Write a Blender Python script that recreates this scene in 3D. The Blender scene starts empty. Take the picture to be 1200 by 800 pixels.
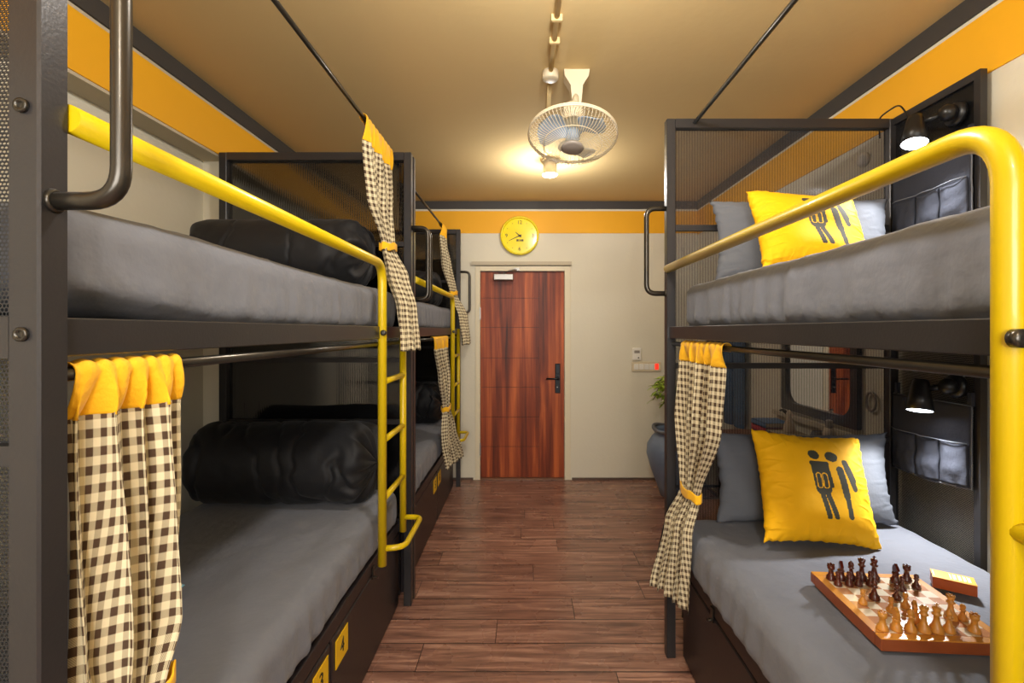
import bpy, bmesh, math, random
from mathutils import Vector, Matrix, noise
random.seed(7)
C = bpy.context.scene
COL = C.collection
PI = math.pi

# ------------------------------------------------------------ camera, world, lights, exposure
cam_d = bpy.data.cameras.new('camera')
cam = bpy.data.objects.new('camera', cam_d)
COL.objects.link(cam)
cam.location = (0, 0, 1.455)
cam.rotation_euler = (PI/2, 0, 0)
cam_d.sensor_width = 36
cam_d.lens = 16.8
cam_d.shift_x = -15/1200
cam_d.shift_y = -13/1200
cam_d.clip_start = 0.02
C.camera = cam
C.view_settings.view_transform = 'Standard'
C.view_settings.look = 'None'
C.view_settings.gamma = 1
C.view_settings.use_curve_mapping = False
C.view_settings.exposure = 0.42
w = bpy.data.worlds.new('world'); C.world = w; w.use_nodes = True
w.node_tree.nodes['Background'].inputs[0].default_value = (0.8, 0.9, 1, 1)
w.node_tree.nodes['Background'].inputs[1].default_value = 0.4

def area(name, loc, rot, sx, sy, power, col=(1, .95, .87), shape='RECTANGLE', spread=180, parent=None):
    d = bpy.data.lights.new(name, 'AREA'); d.shape = shape; d.size = sx
    if shape in ('RECTANGLE', 'ELLIPSE'): d.size_y = sy
    d.energy = power; d.color = col; d.spread = math.radians(spread)
    o = bpy.data.objects.new(name, d); COL.objects.link(o); o.location = loc; o.rotation_euler = rot
    if parent: o.parent = parent
    return o
# soft fill added behind the photographer, set at the made-up rear window
area('rear_fill_light', (0.05, -1.90, 1.72), (PI/2, 0, 0), 1.7, 1.2, 66, (1, .98, .95))
CEIL_LIGHTS = [(0.185, 3.52, 17), (0.15, 1.15, 36), (0.15, -0.9, 34)]

# ------------------------------------------------------------ helpers
def lin(h):
    if isinstance(h, str):
        h = h.lstrip('#'); v = [int(h[i:i+2], 16)/255 for i in (0, 2, 4)]
    else: v = [c/255 for c in h]
    return tuple((c/12.92 if c <= .04045 else ((c+.055)/1.055)**2.4) for c in v) + (1,)

class NT:
    def __init__(s, name):
        s.m = bpy.data.materials.new(name); s.m.use_nodes = True
        s.t = s.m.node_tree; s.b = s.t.nodes['Principled BSDF']; s.out = s.t.nodes['Material Output']
    def n(s, typ, **kw):
        nd = s.t.nodes.new(typ)
        for k, v in kw.items():
            if k in nd.inputs: nd.inputs[k].default_value = v
            else: setattr(nd, k, v)
        return nd
    def l(s, a, b): s.t.links.new(a, b)
    def math(s, op, a, b=None):
        nd = s.t.nodes.new('ShaderNodeMath'); nd.operation = op
        for i, x in enumerate((a, b)):
            if x is None: continue
            if isinstance(x, (int, float)): nd.inputs[i].default_value = x
            else: s.l(x, nd.inputs[i])
        return nd.outputs[0]
    def mix(s, fac, a, b):
        nd = s.t.nodes.new('ShaderNodeMix'); nd.data_type = 'RGBA'
        for sock, x in ((nd.inputs[0], fac), (nd.inputs[6], a), (nd.inputs[7], b)):
            if isinstance(x, (int, float, tuple)): sock.default_value = x
            else: s.l(x, sock)
        return nd.outputs[2]

def mat(name, col, rough=.5, metal=0, bump=0, scale=60, var=0, vscale=4, spec=.5, coat=0, sheen=0, obj=True):
    k = NT(name); c = lin(col); b = k.b
    b.inputs['Base Color'].default_value = c; b.inputs['Roughness'].default_value = rough
    b.inputs['Metallic'].default_value = metal; b.inputs['Specular IOR Level'].default_value = spec
    b.inputs['Coat Weight'].default_value = coat
    if sheen: b.inputs['Sheen Weight'].default_value = sheen
    tc = k.n('ShaderNodeTexCoord'); co = tc.outputs['Object' if obj else 'UV']
    if var:
        nz = k.n('ShaderNodeTexNoise', Scale=vscale, Detail=4.0); k.l(co, nz.inputs['Vector'])
        d = tuple(x*(1-var) for x in c[:3])+(1,); e = tuple(min(1, x*(1+var)) for x in c[:3])+(1,)
        k.l(k.mix(nz.outputs[0], d, e), b.inputs['Base Color'])
    if bump:
        nz = k.n('ShaderNodeTexNoise', Scale=scale, Detail=3.0); k.l(co, nz.inputs['Vector'])
        bp = k.n('ShaderNodeBump', Strength=bump, Distance=.01); k.l(nz.outputs[0], bp.inputs['Height'])
        k.l(bp.outputs[0], b.inputs['Normal'])
    return k.m

def emit(name, col, strength):
    k = NT(name); k.b.inputs['Base Color'].default_value = lin(col)
    k.b.inputs['Emission Color'].default_value = lin(col); k.b.inputs['Emission Strength'].default_value = strength
    return k.m

M = {}
M['wall'] = mat('wall_paint', (220, 213, 192), .75, bump=.12, scale=35, var=.03, vscale=2)
M['ceiling'] = mat('ceiling_paint', (212, 186, 134), .9, spec=.1, bump=.08, scale=25, var=.04, vscale=1.2)
M['yellow_paint'] = mat('yellow_wall_paint', (238, 172, 10), .6, bump=.08, scale=30, var=.04, vscale=3)
M['dark_stripe'] = mat('dark_stripe_paint', (58, 54, 50), .6)
M['soffit'] = mat('soffit_paint', (192, 180, 155), .75)
M['frame_paint'] = mat('door_frame_paint', (222, 210, 180), .5)
M['black_metal'] = mat('charcoal_powder_coat', (54, 52, 53), .33, metal=.35, bump=.04, scale=180, var=.12, vscale=6, spec=.5)
M['box_metal'] = mat('drawer_board', (36, 31, 33), .38, bump=.03, scale=60, var=.15, vscale=5)
M['gun'] = mat('bare_dark_tube', (70, 66, 60), .28, metal=.75, var=.25, vscale=14)
M['yellow_metal'] = mat('yellow_enamel', (206, 176, 8), .34, bump=.02, scale=40, var=.04, vscale=10, coat=.2)
M['yellow_cloth'] = mat('yellow_cloth', (246, 184, 10), .8, bump=.25, scale=90, var=.04, sheen=.1)
M['sheet'] = mat('grey_bed_sheet', (112, 114, 122), .85, bump=.35, scale=28, var=.07, vscale=9, spec=.25, sheen=.1)
M['pillow_grey'] = mat('grey_pillow_cloth', (100, 103, 110), .85, bump=.3, scale=22, var=.06, spec=.25)
M['pillow_yellow'] = mat('yellow_pillow_cloth', (252, 188, 8), .75, bump=.1, scale=45, var=.03, spec=.3)
M['print'] = mat('dark_print', (60, 58, 44), .8)
M['duvet'] = mat('black_duvet_cloth', (22, 22, 25), .62, bump=.3, scale=16, spec=.35, sheen=.05)
M['organizer'] = mat('dark_organizer_cloth', (54, 56, 64), .95, bump=.2, scale=60, var=.1, spec=.1)
M['organizer_trim'] = mat('grey_piping', (105, 108, 116), .8)
M['black_plastic'] = mat('black_plastic', (22, 22, 24), .35)
M['white_plastic'] = mat('white_plastic', (236, 232, 222), .4)
M['cream_plastic'] = mat('cream_plastic', (214, 200, 170), .45)
M['grey_plastic'] = mat('grey_plastic', (150, 140, 130), .45)
M['chrome'] = mat('brushed_metal', (150, 146, 140), .35, metal=.7)
M['dark_handle'] = mat('dark_bronze_metal', (34, 36, 40), .35, metal=.6)
M['red_light'] = emit('red_switch_glow', (235, 40, 25), 1.2)
M['bulb'] = emit('lamp_glow', (255, 250, 240), 14)
M['bulb_cool'] = emit('reading_lamp_glow', (240, 246, 255), 12)
M['clock_yellow'] = mat('clock_yellow_plastic', (240, 220, 10), .25, coat=.4)
M['clock_face'] = mat('clock_yellow_face', (250, 222, 20), .18, coat=.5)
M['ink'] = mat('black_ink', (25, 24, 20), .6)
M['white_ink'] = mat('white_ink', (245, 242, 225), .6)
M['plate'] = mat('yellow_plate', (240, 192, 14), .45)
M['light_wood'] = mat('chess_boxwood', (214, 146, 58), .3, coat=.3, var=.15, vscale=40)
M['dark_piece'] = mat('chess_rosewood', (88, 34, 22), .22, coat=.5, var=.2, vscale=40)
M['desk_wood'] = mat('desk_wood', (120, 82, 58), .4, var=.15, vscale=8)
M['denim'] = mat('blue_denim', (62, 88, 118), .85, bump=.3, scale=70, var=.12, vscale=10)
M['dark_denim'] = mat('black_denim', (38, 42, 52), .85, bump=.3, scale=70, var=.12, vscale=10)
M['pot'] = mat('blue_grey_glaze', (112, 128, 152), .45, bump=.2, scale=30, var=.2, vscale=9)
M['terracotta'] = mat('terracotta', (190, 140, 110), .8, var=.15)
M['soil'] = mat('soil', (52, 40, 30), .95, bump=.5, scale=60)
M['leaf'] = mat('yellow_green_leaf', (172, 198, 66), .45, var=.35, vscale=7)
M['stem'] = mat('brown_stem', (96, 84, 50), .7)
M['skirting'] = mat('brown_skirting', (92, 72, 60), .45)
M['card_side'] = mat('orange_brown_card', (196, 92, 30), .35, var=.15, vscale=30)
M['card_top'] = mat('yellow_card', (244, 172, 14), .45)
M['paper'] = mat('pale_card', (214, 196, 170), .7)
M['cyan'] = mat('pale_blue_paper', (140, 196, 214), .7)
M['book_red'] = mat('red_book_cloth', (190, 60, 70), .6)
M['book_blue'] = mat('blue_book_cloth', (82, 118, 160), .6)
M['book_pink'] = mat('pink_book_cloth', (170, 70, 120), .6)
M['book_cream'] = mat('cream_book_cloth', (176, 166, 140), .7)
M['vase_grey'] = mat('grey_vase_glaze', (96, 96, 100), .5)

def weave_mat():
    k = NT('gingham_cloth'); tc = k.n('ShaderNodeTexCoord'); sp = k.n('ShaderNodeSeparateXYZ')
    k.l(tc.outputs['UV'], sp.inputs[0]); P = .0265
    def band(s):
        a = k.math('FRACT', k.math('DIVIDE', s, P)); return k.math('LESS_THAN', a, .5)
    a = band(sp.outputs[0]); b = band(sp.outputs[1])
    # fine yarns break the half-tone squares up
    fa = k.math('LESS_THAN', k.math('FRACT', k.math('DIVIDE', k.math('ADD', sp.outputs[0], sp.outputs[1]), .0033)), .5)
    both = k.math('MULTIPLY', a, b)
    one = k.math('ABSOLUTE', k.math('SUBTRACT', a, b))
    base = k.mix(k.math('MULTIPLY', one, k.math('ADD', k.math('MULTIPLY', fa, .35), .3)), lin((218, 206, 172)), lin((98, 78, 54)))
    col = k.mix(both, base, lin((78, 60, 46)))
    k.l(col, k.b.inputs['Base Color']); k.b.inputs['Roughness'].default_value = .9
    k.b.inputs['Specular IOR Level'].default_value = .2
    return k.m
M['gingham'] = weave_mat()

def floor_mat():
    k = NT('wood_plank_floor'); tc = k.n('ShaderNodeTexCoord'); sp = k.n('ShaderNodeSeparateXYZ')
    k.l(tc.outputs['Object'], sp.inputs[0]); x, y = sp.outputs[0], sp.outputs[1]
    W = .185
    row = k.math('FLOOR', k.math('DIVIDE', y, W)); fy = k.math('FRACT', k.math('DIVIDE', y, W))
    wn = k.n('ShaderNodeTexWhiteNoise'); wn.noise_dimensions = '1D'; k.l(row, wn.inputs['W'])
    xs = k.math('ADD', k.math('DIVIDE', x, 1.25), wn.outputs[0]); colid = k.math('FLOOR', xs); fx = k.math('FRACT', xs)
    cv = k.n('ShaderNodeCombineXYZ'); k.l(row, cv.inputs[0]); k.l(colid, cv.inputs[1])
    wn2 = k.n('ShaderNodeTexWhiteNoise'); wn2.noise_dimensions = '2D'; k.l(cv.outputs[0], wn2.inputs[0])
    off = k.n('ShaderNodeCombineXYZ'); k.l(k.math('MULTIPLY', x, 1.1), off.inputs[0])
    k.l(k.math('MULTIPLY', y, 16), off.inputs[1]); k.l(k.math('MULTIPLY', wn2.outputs[0], 30), off.inputs[2])
    g = k.n('ShaderNodeTexNoise', Scale=2.2, Detail=8.0, Roughness=.65, Distortion=.6); k.l(off.outputs[0], g.inputs['Vector'])
    r = k.n('ShaderNodeValToRGB'); k.l(g.outputs[0], r.inputs[0])
    e = r.color_ramp.elements; e[0].position = .3; e[0].color = lin((88, 64, 56)); e[1].position = .70; e[1].color = lin((200, 156, 134))
    m = r.color_ramp.elements.new(.5); m.color = lin((148, 106, 89))
    tone = k.mix(k.math('MULTIPLY', wn2.outputs[0], .35), r.outputs[0], lin((74, 48, 42)))
    s1 = k.math('LESS_THAN', fy, .03); s2 = k.math('LESS_THAN', fx, .0028)
    seam = k.math('MAXIMUM', s1, s2)
    col = k.mix(seam, tone, lin((36, 22, 19)))
    k.l(col, k.b.inputs['Base Color'])
    n2 = k.n('ShaderNodeTexNoise', Scale=5.0, Detail=3.0); k.l(tc.outputs['Object'], n2.inputs['Vector'])
    k.l(k.math('ADD', k.math('MULTIPLY', n2.outputs[0], .16), .2), k.b.inputs['Roughness'])
    bp = k.n('ShaderNodeBump', Strength=.25, Distance=.004)
    k.l(k.math('SUBTRACT', k.math('MULTIPLY', g.outputs[0], .35), seam), bp.inputs['Height']); k.l(bp.outputs[0], k.b.inputs['Normal'])
    return k.m
M['floor'] = floor_mat()

def door_mat():
    k = NT('red_brown_door_veneer'); tc = k.n('ShaderNodeTexCoord'); mp = k.n('ShaderNodeMapping')
    mp.inputs['Scale'].default_value = (12, 12, .5); k.l(tc.outputs['Object'], mp.inputs[0])
    g = k.n('ShaderNodeTexNoise', Scale=1.0, Detail=7.0, Roughness=.6, Distortion=.35); k.l(mp.outputs[0], g.inputs['Vector'])
    r = k.n('ShaderNodeValToRGB'); k.l(g.outputs[0], r.inputs[0]); e = r.color_ramp.elements
    e[0].position = .32; e[0].color = lin((66, 26, 14)); e[1].position = .68; e[1].color = lin((200, 104, 52))
    q = e.new(.5); q.color = lin((138, 60, 29))
    k.l(r.outputs[0], k.b.inputs['Base Color']); k.b.inputs['Roughness'].default_value = .45; k.b.inputs['Specular IOR Level'].default_value = .3
    return k.m
M['door'] = door_mat()

def board_mat():
    # chess squares in the board's own coordinates
    k = NT('chess_squares'); tc = k.n('ShaderNodeTexCoord'); sp = k.n('ShaderNodeSeparateXYZ')
    k.l(tc.outputs['Object'], sp.inputs[0]); S = .0355
    fx = k.math('FLOOR', k.math('DIVIDE', k.math('ADD', sp.outputs[0], 4*.0335), .0335))
    fy = k.math('FLOOR', k.math('DIVIDE', k.math('ADD', sp.outputs[1], 4*S), S))
    par = k.math('MODULO', k.math('ADD', k.math('ADD', fx, fy), 1.0), 2.0)
    n = k.n('ShaderNodeTexNoise', Scale=60.0, Detail=3.0); k.l(tc.outputs['Object'], n.inputs['Vector'])
    a = k.mix(n.outputs[0], lin((196, 130, 86)), lin((216, 156, 106)))
    b = k.mix(n.outputs[0], lin((246, 226, 194)), lin((252, 238, 212)))
    k.l(k.mix(k.math('GREATER_THAN', par, .5), a, b), k.b.inputs['Base Color'])
    k.b.inputs['Roughness'].default_value = .16; k.b.inputs['Coat Weight'].default_value = .4
    return k.m
M['squares'] = board_mat()
M['board_edge'] = mat('chess_board_frame_wood', (222, 150, 62), .25, coat=.4, var=.12, vscale=20)
M['board_side'] = mat('chess_board_side_wood', (150, 76, 38), .35, var=.15, vscale=20)

def sheet_mat(name, clear, axis=0, pitch=.012, gloss=.08, base=(20, 20, 22), ior=1.4):
    """smoked fluted polycarbonate; clear = share of light let through"""
    k = NT(name); t = k.t; tc = k.n('ShaderNodeTexCoord'); sp = k.n('ShaderNodeSeparateXYZ'); k.l(tc.outputs['Object'], sp.inputs[0])
    ph = k.math('MULTIPLY', sp.outputs[axis], 2*PI/pitch); s = k.math('SINE', ph)
    g = k.math('ADD', k.math('MULTIPLY', s, .11), .89)
    tr = k.n('ShaderNodeBsdfTransparent'); k.l(k.mix(g, lin((10, 10, 12)), (clear, clear, clear*1.02, 1)), tr.inputs[0])
    df = k.n('ShaderNodeBsdfDiffuse', Color=lin(base))
    a = k.n('ShaderNodeAddShader'); k.l(tr.outputs[0], a.inputs[0]); k.l(df.outputs[0], a.inputs[1])
    bp = k.n('ShaderNodeBump', Strength=.05, Distance=.002); k.l(s, bp.inputs['Height'])
    gl = k.n('ShaderNodeBsdfGlossy', Roughness=gloss, Color=(1, 1, 1, 1)); k.l(bp.outputs[0], gl.inputs['Normal'])
    fr = k.n('ShaderNodeFresnel', IOR=ior)
    mx = k.n('ShaderNodeMixShader'); k.l(fr.outputs[0], mx.inputs[0]); k.l(a.outputs[0], mx.inputs[1]); k.l(gl.outputs[0], mx.inputs[2])
    k.l(mx.outputs[0], k.out.inputs[0]); t.nodes.remove(k.b)
    return k.m
M['smoke'] = sheet_mat('smoked_fluted_sheet', .72, gloss=.12, base=(26, 26, 28), ior=1.3)
M['smoke_dark'] = sheet_mat('dark_fluted_sheet', .34, gloss=.05, base=(14, 14, 15), ior=1.8)
M['smoke_side'] = sheet_mat('smoked_fluted_sheet_side', .45, axis=1)

def perf_mat():
    k = NT('perforated_metal'); tc = k.n('ShaderNodeTexCoord'); mp = k.n('ShaderNodeMapping'); mp.inputs['Scale'].default_value = (190, 190, 190)
    k.l(tc.outputs['Object'], mp.inputs[0]); sp = k.n('ShaderNodeSeparateXYZ'); k.l(mp.outputs[0], sp.inputs[0])
    row = k.math('FLOOR', sp.outputs[2])
    hx = k.math('ADD', k.math('ADD', sp.outputs[0], sp.outputs[1]), k.math('MULTIPLY', row, .5))
    dx = k.math('SUBTRACT', k.math('FRACT', hx), .5); dz = k.math('SUBTRACT', k.math('FRACT', sp.outputs[2]), .5)
    d = k.math('ADD', k.math('MULTIPLY', dx, dx), k.math('MULTIPLY', dz, dz))
    k.l(k.math('GREATER_THAN', d, .17), k.b.inputs['Alpha'])
    k.b.inputs['Base Color'].default_value = lin((44, 44, 46)); k.b.inputs['Roughness'].default_value = .4; k.b.inputs['Metallic'].default_value = .3
    return k.m
M['perf'] = perf_mat()
def wicker_mat():
    k = NT('woven_cane'); tc = k.n('ShaderNodeTexCoord'); sp = k.n('ShaderNodeSeparateXYZ'); k.l(tc.outputs['Object'], sp.inputs[0])
    a = k.math('SINE', k.math('MULTIPLY', k.math('ADD', sp.outputs[0], sp.outputs[1]), 400))
    b = k.math('SINE', k.math('MULTIPLY', k.math('SUBTRACT', sp.outputs[0], sp.outputs[1]), 400))
    f = k.math('ADD', k.math('MULTIPLY', k.math('MULTIPLY', a, b), .5), .5)
    k.l(k.mix(f, lin((84, 52, 38)), lin((176, 122, 88))), k.b.inputs['Base Color']); k.b.inputs['Roughness'].default_value = .6
    bp = k.n('ShaderNodeBump', Strength=.6, Distance=.003); k.l(f, bp.inputs['Height']); k.l(bp.outputs[0], k.b.inputs['Normal'])
    return k.m
M['wicker'] = wicker_mat()
def mirror_mat():
    k = NT('mirror_glass'); k.b.inputs['Base Color'].default_value = (.8, .8, .8, 1); k.b.inputs['Metallic'].default_value = 1
    k.b.inputs['Roughness'].default_value = .02; return k.m
M['mirror'] = mirror_mat()
def blade_mat():
    k = NT('pale_blue_clear_plastic'); k.b.inputs['Base Color'].default_value = lin((168, 190, 214))
    k.b.inputs['Roughness'].default_value = .25; k.b.inputs['Alpha'].default_value = .6
    return k.m
M['blade'] = blade_mat()
def glass_mat():
    k = NT('added_window_glass'); k.b.inputs['Base Color'].default_value = (1, 1, 1, 1); k.b.inputs['Roughness'].default_value = .05
    k.b.inputs['Alpha'].default_value = .15; return k.m
M['glass'] = glass_mat()

# ---- mesh builders
class MB:
    def __init__(s): s.bm = bmesh.new(); s.mi = 0; s.uv = None
    def _mark(s, faces):
        for f in faces: f.material_index = s.mi
    def box(s, x0, x1, y0, y1, z0, z1, bev=0, rot=None, seg=1):
        bm = s.bm
        x0, x1 = min(x0, x1), max(x0, x1); y0, y1 = min(y0, y1), max(y0, y1); z0, z1 = min(z0, z1), max(z0, z1)
        vs = [bm.verts.new(p) for p in ((x0,y0,z0),(x1,y0,z0),(x1,y1,z0),(x0,y1,z0),(x0,y0,z1),(x1,y0,z1),(x1,y1,z1),(x0,y1,z1))]
        fs = [bm.faces.new([vs[i] for i in q]) for q in ((0,3,2,1),(4,5,6,7),(0,1,5,4),(1,2,6,5),(2,3,7,6),(3,0,4,7))]
        s._mark(fs)
        if bev:
            es = list({e for f in fs for e in f.edges})
            r = bmesh.ops.bevel(bm, geom=es, offset=bev, segments=seg, affect='EDGES', profile=.5)
            s._mark(r['faces']); vs = list({v for f in r['faces'] for v in f.verts} | {v for v in vs if v.is_valid})
        if rot is not None:
            c, Mx = rot
            for v in vs: v.co = Vector(c) + Mx @ (v.co - Vector(c))
        return s
    def tube(s, pts, r, n=12, closed=False, caps=True, fillet=0, fseg=6):
        P = [Vector(p) for p in pts]
        if fillet:
            Q = [P[0]]
            for i in range(1, len(P)-1):
                a = (P[i-1]-P[i]); b = (P[i+1]-P[i]); d = min(fillet, a.length*.49, b.length*.49)
                p0 = P[i]+a.normalized()*d; p2 = P[i]+b.normalized()*d
                for t in range(fseg+1):
                    u = t/fseg
                    # quadratic blend close to an arc
                    Q.append((1-u)**2*p0 + 2*u*(1-u)*P[i] + u*u*p2)
            Q.append(P[-1]); P = Q
        m = len(P); rings = []; up = None
        for i in range(m):
            if closed: d = (P[(i+1) % m]-P[(i-1) % m])
            else: d = P[min(i+1, m-1)]-P[max(i-1, 0)]
            d.normalize()
            if up is None:
                up = Vector((0, 0, 1)) if abs(d.z) < .9 else Vector((1, 0, 0))
            u = (up - d*up.dot(d)).normalized(); v = d.cross(u); up = u
            rr = r[i] if isinstance(r, (list, tuple)) else r
            rings.append([s.bm.verts.new(P[i]+(u*math.cos(2*PI*j/n)+v*math.sin(2*PI*j/n))*rr) for j in range(n)])
        k = m if closed else m-1
        for i in range(k):
            a, b = rings[i], rings[(i+1) % m]
            for j in range(n):
                f = s.bm.faces.new((a[j], a[(j+1) % n], b[(j+1) % n], b[j])); f.smooth = True; f.material_index = s.mi
        if caps and not closed:
            for rg in (rings[0], rings[-1]):
                f = s.bm.faces.new(rg if rg is rings[-1] else rg[::-1]); f.material_index = s.mi
        return s
    def lathe(s, prof, n=24, c=(0, 0, 0), mx=None, cap=True):
        mx = mx or Matrix.Identity(3); c = Vector(c); rings = []
        for (r, z) in prof:
            rings.append([s.bm.verts.new(c+mx@Vector((r*math.cos(2*PI*j/n), r*math.sin(2*PI*j/n), z))) for j in range(n)])
        for a, b in zip(rings, rings[1:]):
            for j in range(n):
                f = s.bm.faces.new((a[j], a[(j+1) % n], b[(j+1) % n], b[j])); f.smooth = True; f.material_index = s.mi
        if cap:
            f = s.bm.faces.new(rings[0][::-1]); f.material_index = s.mi
            f = s.bm.faces.new(rings[-1]); f.material_index = s.mi
        return s
    def grid(s, nu, nv, fn, uvf=None, matf=None, close_u=False):
        vs = [[s.bm.verts.new(fn(i/nu, j/nv)) for i in range(nu if close_u else nu+1)] for j in range(nv+1)]
        L = None
        if uvf: L = s.bm.loops.layers.uv.verify()
        for j in range(nv):
            for i in range(nu):
                i2 = (i+1) % nu if close_u else i+1
                f = s.bm.faces.new((vs[j][i], vs[j][i2], vs[j+1][i2], vs[j+1][i])); f.smooth = True
                f.material_index = matf((i+.5)/nu, (j+.5)/nv) if matf else s.mi
                if L:
                    for lp, (a, b) in zip(f.loops, ((i, j), (i+1, j), (i+1, j+1), (i, j+1))): lp[L].uv = uvf(a/nu, b/nv)
        return vs
    def prism(s, poly, h0, h1, mx=None, c=(0, 0, 0)):
        mx = mx or Matrix.Identity(3); c = Vector(c)
        a = [s.bm.verts.new(c+mx@Vector((x, y, h0))) for x, y in poly]; b = [s.bm.verts.new(c+mx@Vector((x, y, h1))) for x, y in poly]
        fs = [s.bm.faces.new(a[::-1]), s.bm.faces.new(b)]
        n = len(poly)
        for i in range(n): fs.append(s.bm.faces.new((a[i], a[(i+1) % n], b[(i+1) % n], b[i])))
        s._mark(fs); return s
    def text(s, body, size, c, mx, extrude=.0006):
        cu = bpy.data.curves.new('t', 'FONT'); cu.body = body; cu.size = size; cu.align_x = 'CENTER'; cu.align_y = 'CENTER'; cu.extrude = extrude
        o = bpy.data.objects.new('t', cu); COL.objects.link(o)
        dg = bpy.context.evaluated_depsgraph_get(); me = o.evaluated_get(dg).to_mesh()
        vs = [s.bm.verts.new(Vector(c)+mx@v.co) for v in me.vertices]
        for p in me.polygons:
            try:
                f = s.bm.faces.new([vs[i] for i in p.vertices]); f.material_index = s.mi
            except ValueError: pass
        o.evaluated_get(dg).to_mesh_clear(); bpy.data.objects.remove(o); bpy.data.curves.remove(cu)
        return s
    def build(s, name, m, parent=None, smooth=False, origin=None, recalc=True):
        if recalc: bmesh.ops.recalc_face_normals(s.bm, faces=s.bm.faces)
        me = bpy.data.meshes.new(name)
        if origin is not None:
            o3 = Vector(origin)
            for v in s.bm.verts: v.co -= o3
        s.bm.to_mesh(me); s.bm.free()
        for mm in (m if isinstance(m, (list, tuple)) else [m]): me.materials.append(M[mm])
        if smooth:
            for p in me.polygons: p.use_smooth = True
        ob = bpy.data.objects.new(name, me); COL.objects.link(ob)
        if origin is not None: ob.location = origin
        if parent is not None:
            ob.parent = parent
            if origin is None:
                # meshes are written in world coordinates: undo the root's offset
                ob.matrix_parent_inverse = Matrix.Identity(4)
                ob.location = -Vector(root_loc(parent))
        return ob
def root_loc(p):
    v = Vector((0, 0, 0))
    while p is not None: v += p.location; p = p.parent
    return v
def tag(o, label, cat, group=None, kind=None):
    o['label'] = label
    if cat: o['category'] = cat
    if group: o['group'] = group
    if kind: o['kind'] = kind
    return o
def struct(o, label=None):
    o['kind'] = 'structure'
    if label: o['label'] = label
    return o
def thing(name, loc, label, cat, group=None, rz=0):
    o = bpy.data.objects.new(name, None); COL.objects.link(o); o.location = loc; o.rotation_euler = (0, 0, rz); o.empty_display_size = .05
    return tag(o, label, cat, group)
def rest(root, world_verts=True): return root

def copy_tree(o, parent=None):
    c = o.copy(); COL.objects.link(c); c.parent = parent
    for ch in [x for x in bpy.data.objects if x.parent is o]: copy_tree(ch, c)
    return c
SX = Matrix(((0, 1, 0), (0, 0, 1), (1, 0, 0)))      # local z -> world x
FACE = Matrix(((1, 0, 0), (0, 0, -1), (0, 1, 0)))   # text plane facing -y (towards the camera)

# ------------------------------------------------------------ the room
YB, YR, XL, XR, ZC = 4.655, -2.0, -1.626, 1.685, 2.71
XLW = -1.75
b = MB().box(-2.05, 2.0, YR-.1, YB+.1, -.1, 0); o = struct(b.build('floor', 'floor'), 'dark red brown wood plank floor')
b = MB().box(-2.05, 2.0, YR-.1, YB+.1, ZC, ZC+.1); struct(b.build('ceiling', 'ceiling'), 'tan painted ceiling')
DX0, DX1, DZ = -.432, .384, 2.03
b = MB().box(-2.05, DX0-.05, YB, YB+.12, 0, ZC).box(DX1+.06, 2.0, YB, YB+.12, 0, ZC).box(DX0-.05, DX1+.06, YB, YB+.12, DZ+.06, ZC)
struct(b.build('wall_back', 'wall'), 'cream back wall with the door')
b = MB().box(XLW-.12, XLW, YR, YB, 0, ZC); struct(b.build('wall_left', 'wall'), 'cream left wall')
b = MB().box(XR, XR+.12, YR, YB, 0, ZC); struct(b.build('wall_right', 'wall'), 'cream right wall')
b = MB().box(-2.05, -.85, YR-.12, YR, 0, ZC).box(.95, 2.0, YR-.12, YR, 0, ZC).box(-.85, .95, YR-.12, YR, 0, 1.05).box(-.85, .95, YR-.12, YR, 2.35, ZC)
struct(b.build('wall_rear', 'wall'), 'cream wall behind the photographer')
b = MB()
for x0, x1, z0, z1 in ((-.85, -.80, 1.05, 2.35), (.90, .95, 1.05, 2.35), (-.85, .95, 1.05, 1.10), (-.85, .95, 2.30, 2.35), (.03, .07, 1.1, 2.3)): b.box(x0, x1, YR-.08, YR-.03, z0, z1)
wf = struct(b.build('added_window_1', 'frame_paint'), 'added unseen window in the wall behind the photographer')  # window added out of view to go with the rear fill lamp
MB().box(-.80, .90, YR-.06, YR-.055, 1.1, 2.3).build('added_window_pane', 'glass', wf)
# beam along the left wall, with the pillar that carries it
b = MB().box(XLW, XL, YR, YB, 2.375, ZC); b.bm.normal_update()
struct(b.build('trim_1', 'soffit'), 'cream painted beam along the left wall')
b = MB().box(XLW, XL-.005, 2.60, 2.86, 0, 2.375); struct(b.build('trim_2', 'wall'), 'square pillar against the left wall')
# painted bands
def band(n, x0, x1, y0, y1, z0, z1, m, lab): struct(MB().box(x0, x1, y0, y1, z0, z1).build('trim_%d' % n, m), lab)
band(3, XL, XL+.006, YR, YB, 2.388, 2.612, 'yellow_paint', 'yellow painted band on the left beam')
band(4, XL, XL+.012, YR, YB, 2.63, ZC, 'dark_stripe', 'dark stripe along the left ceiling edge')
band(5, XR-.006, XR, YR, YB, 2.388, 2.612, 'yellow_paint', 'yellow painted band on the right wall')
band(6, XR-.012, XR, YR, YB, 2.63, ZC, 'dark_stripe', 'dark stripe along the right ceiling edge')
band(7, XL+.006, XR-.006, YB-.006, YB, 2.40, 2.615, 'yellow_paint', 'yellow painted band on the back wall')
band(8, XL+.012, XR-.012, YB-.012, YB, 2.635, ZC, 'dark_stripe', 'dark stripe along the back ceiling edge')
band(9, XLW, DX0-.07, YB-.012, YB, 0, .022, 'skirting', 'brown skirting left of the door')
band(10, DX1+.075, XR, YB-.012, YB, 0, .022, 'skirting', 'brown skirting right of the door')
band(11, XR-.012, XR, YR, YB, 0, .03, 'skirting', 'brown skirting on the right wall')

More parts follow.
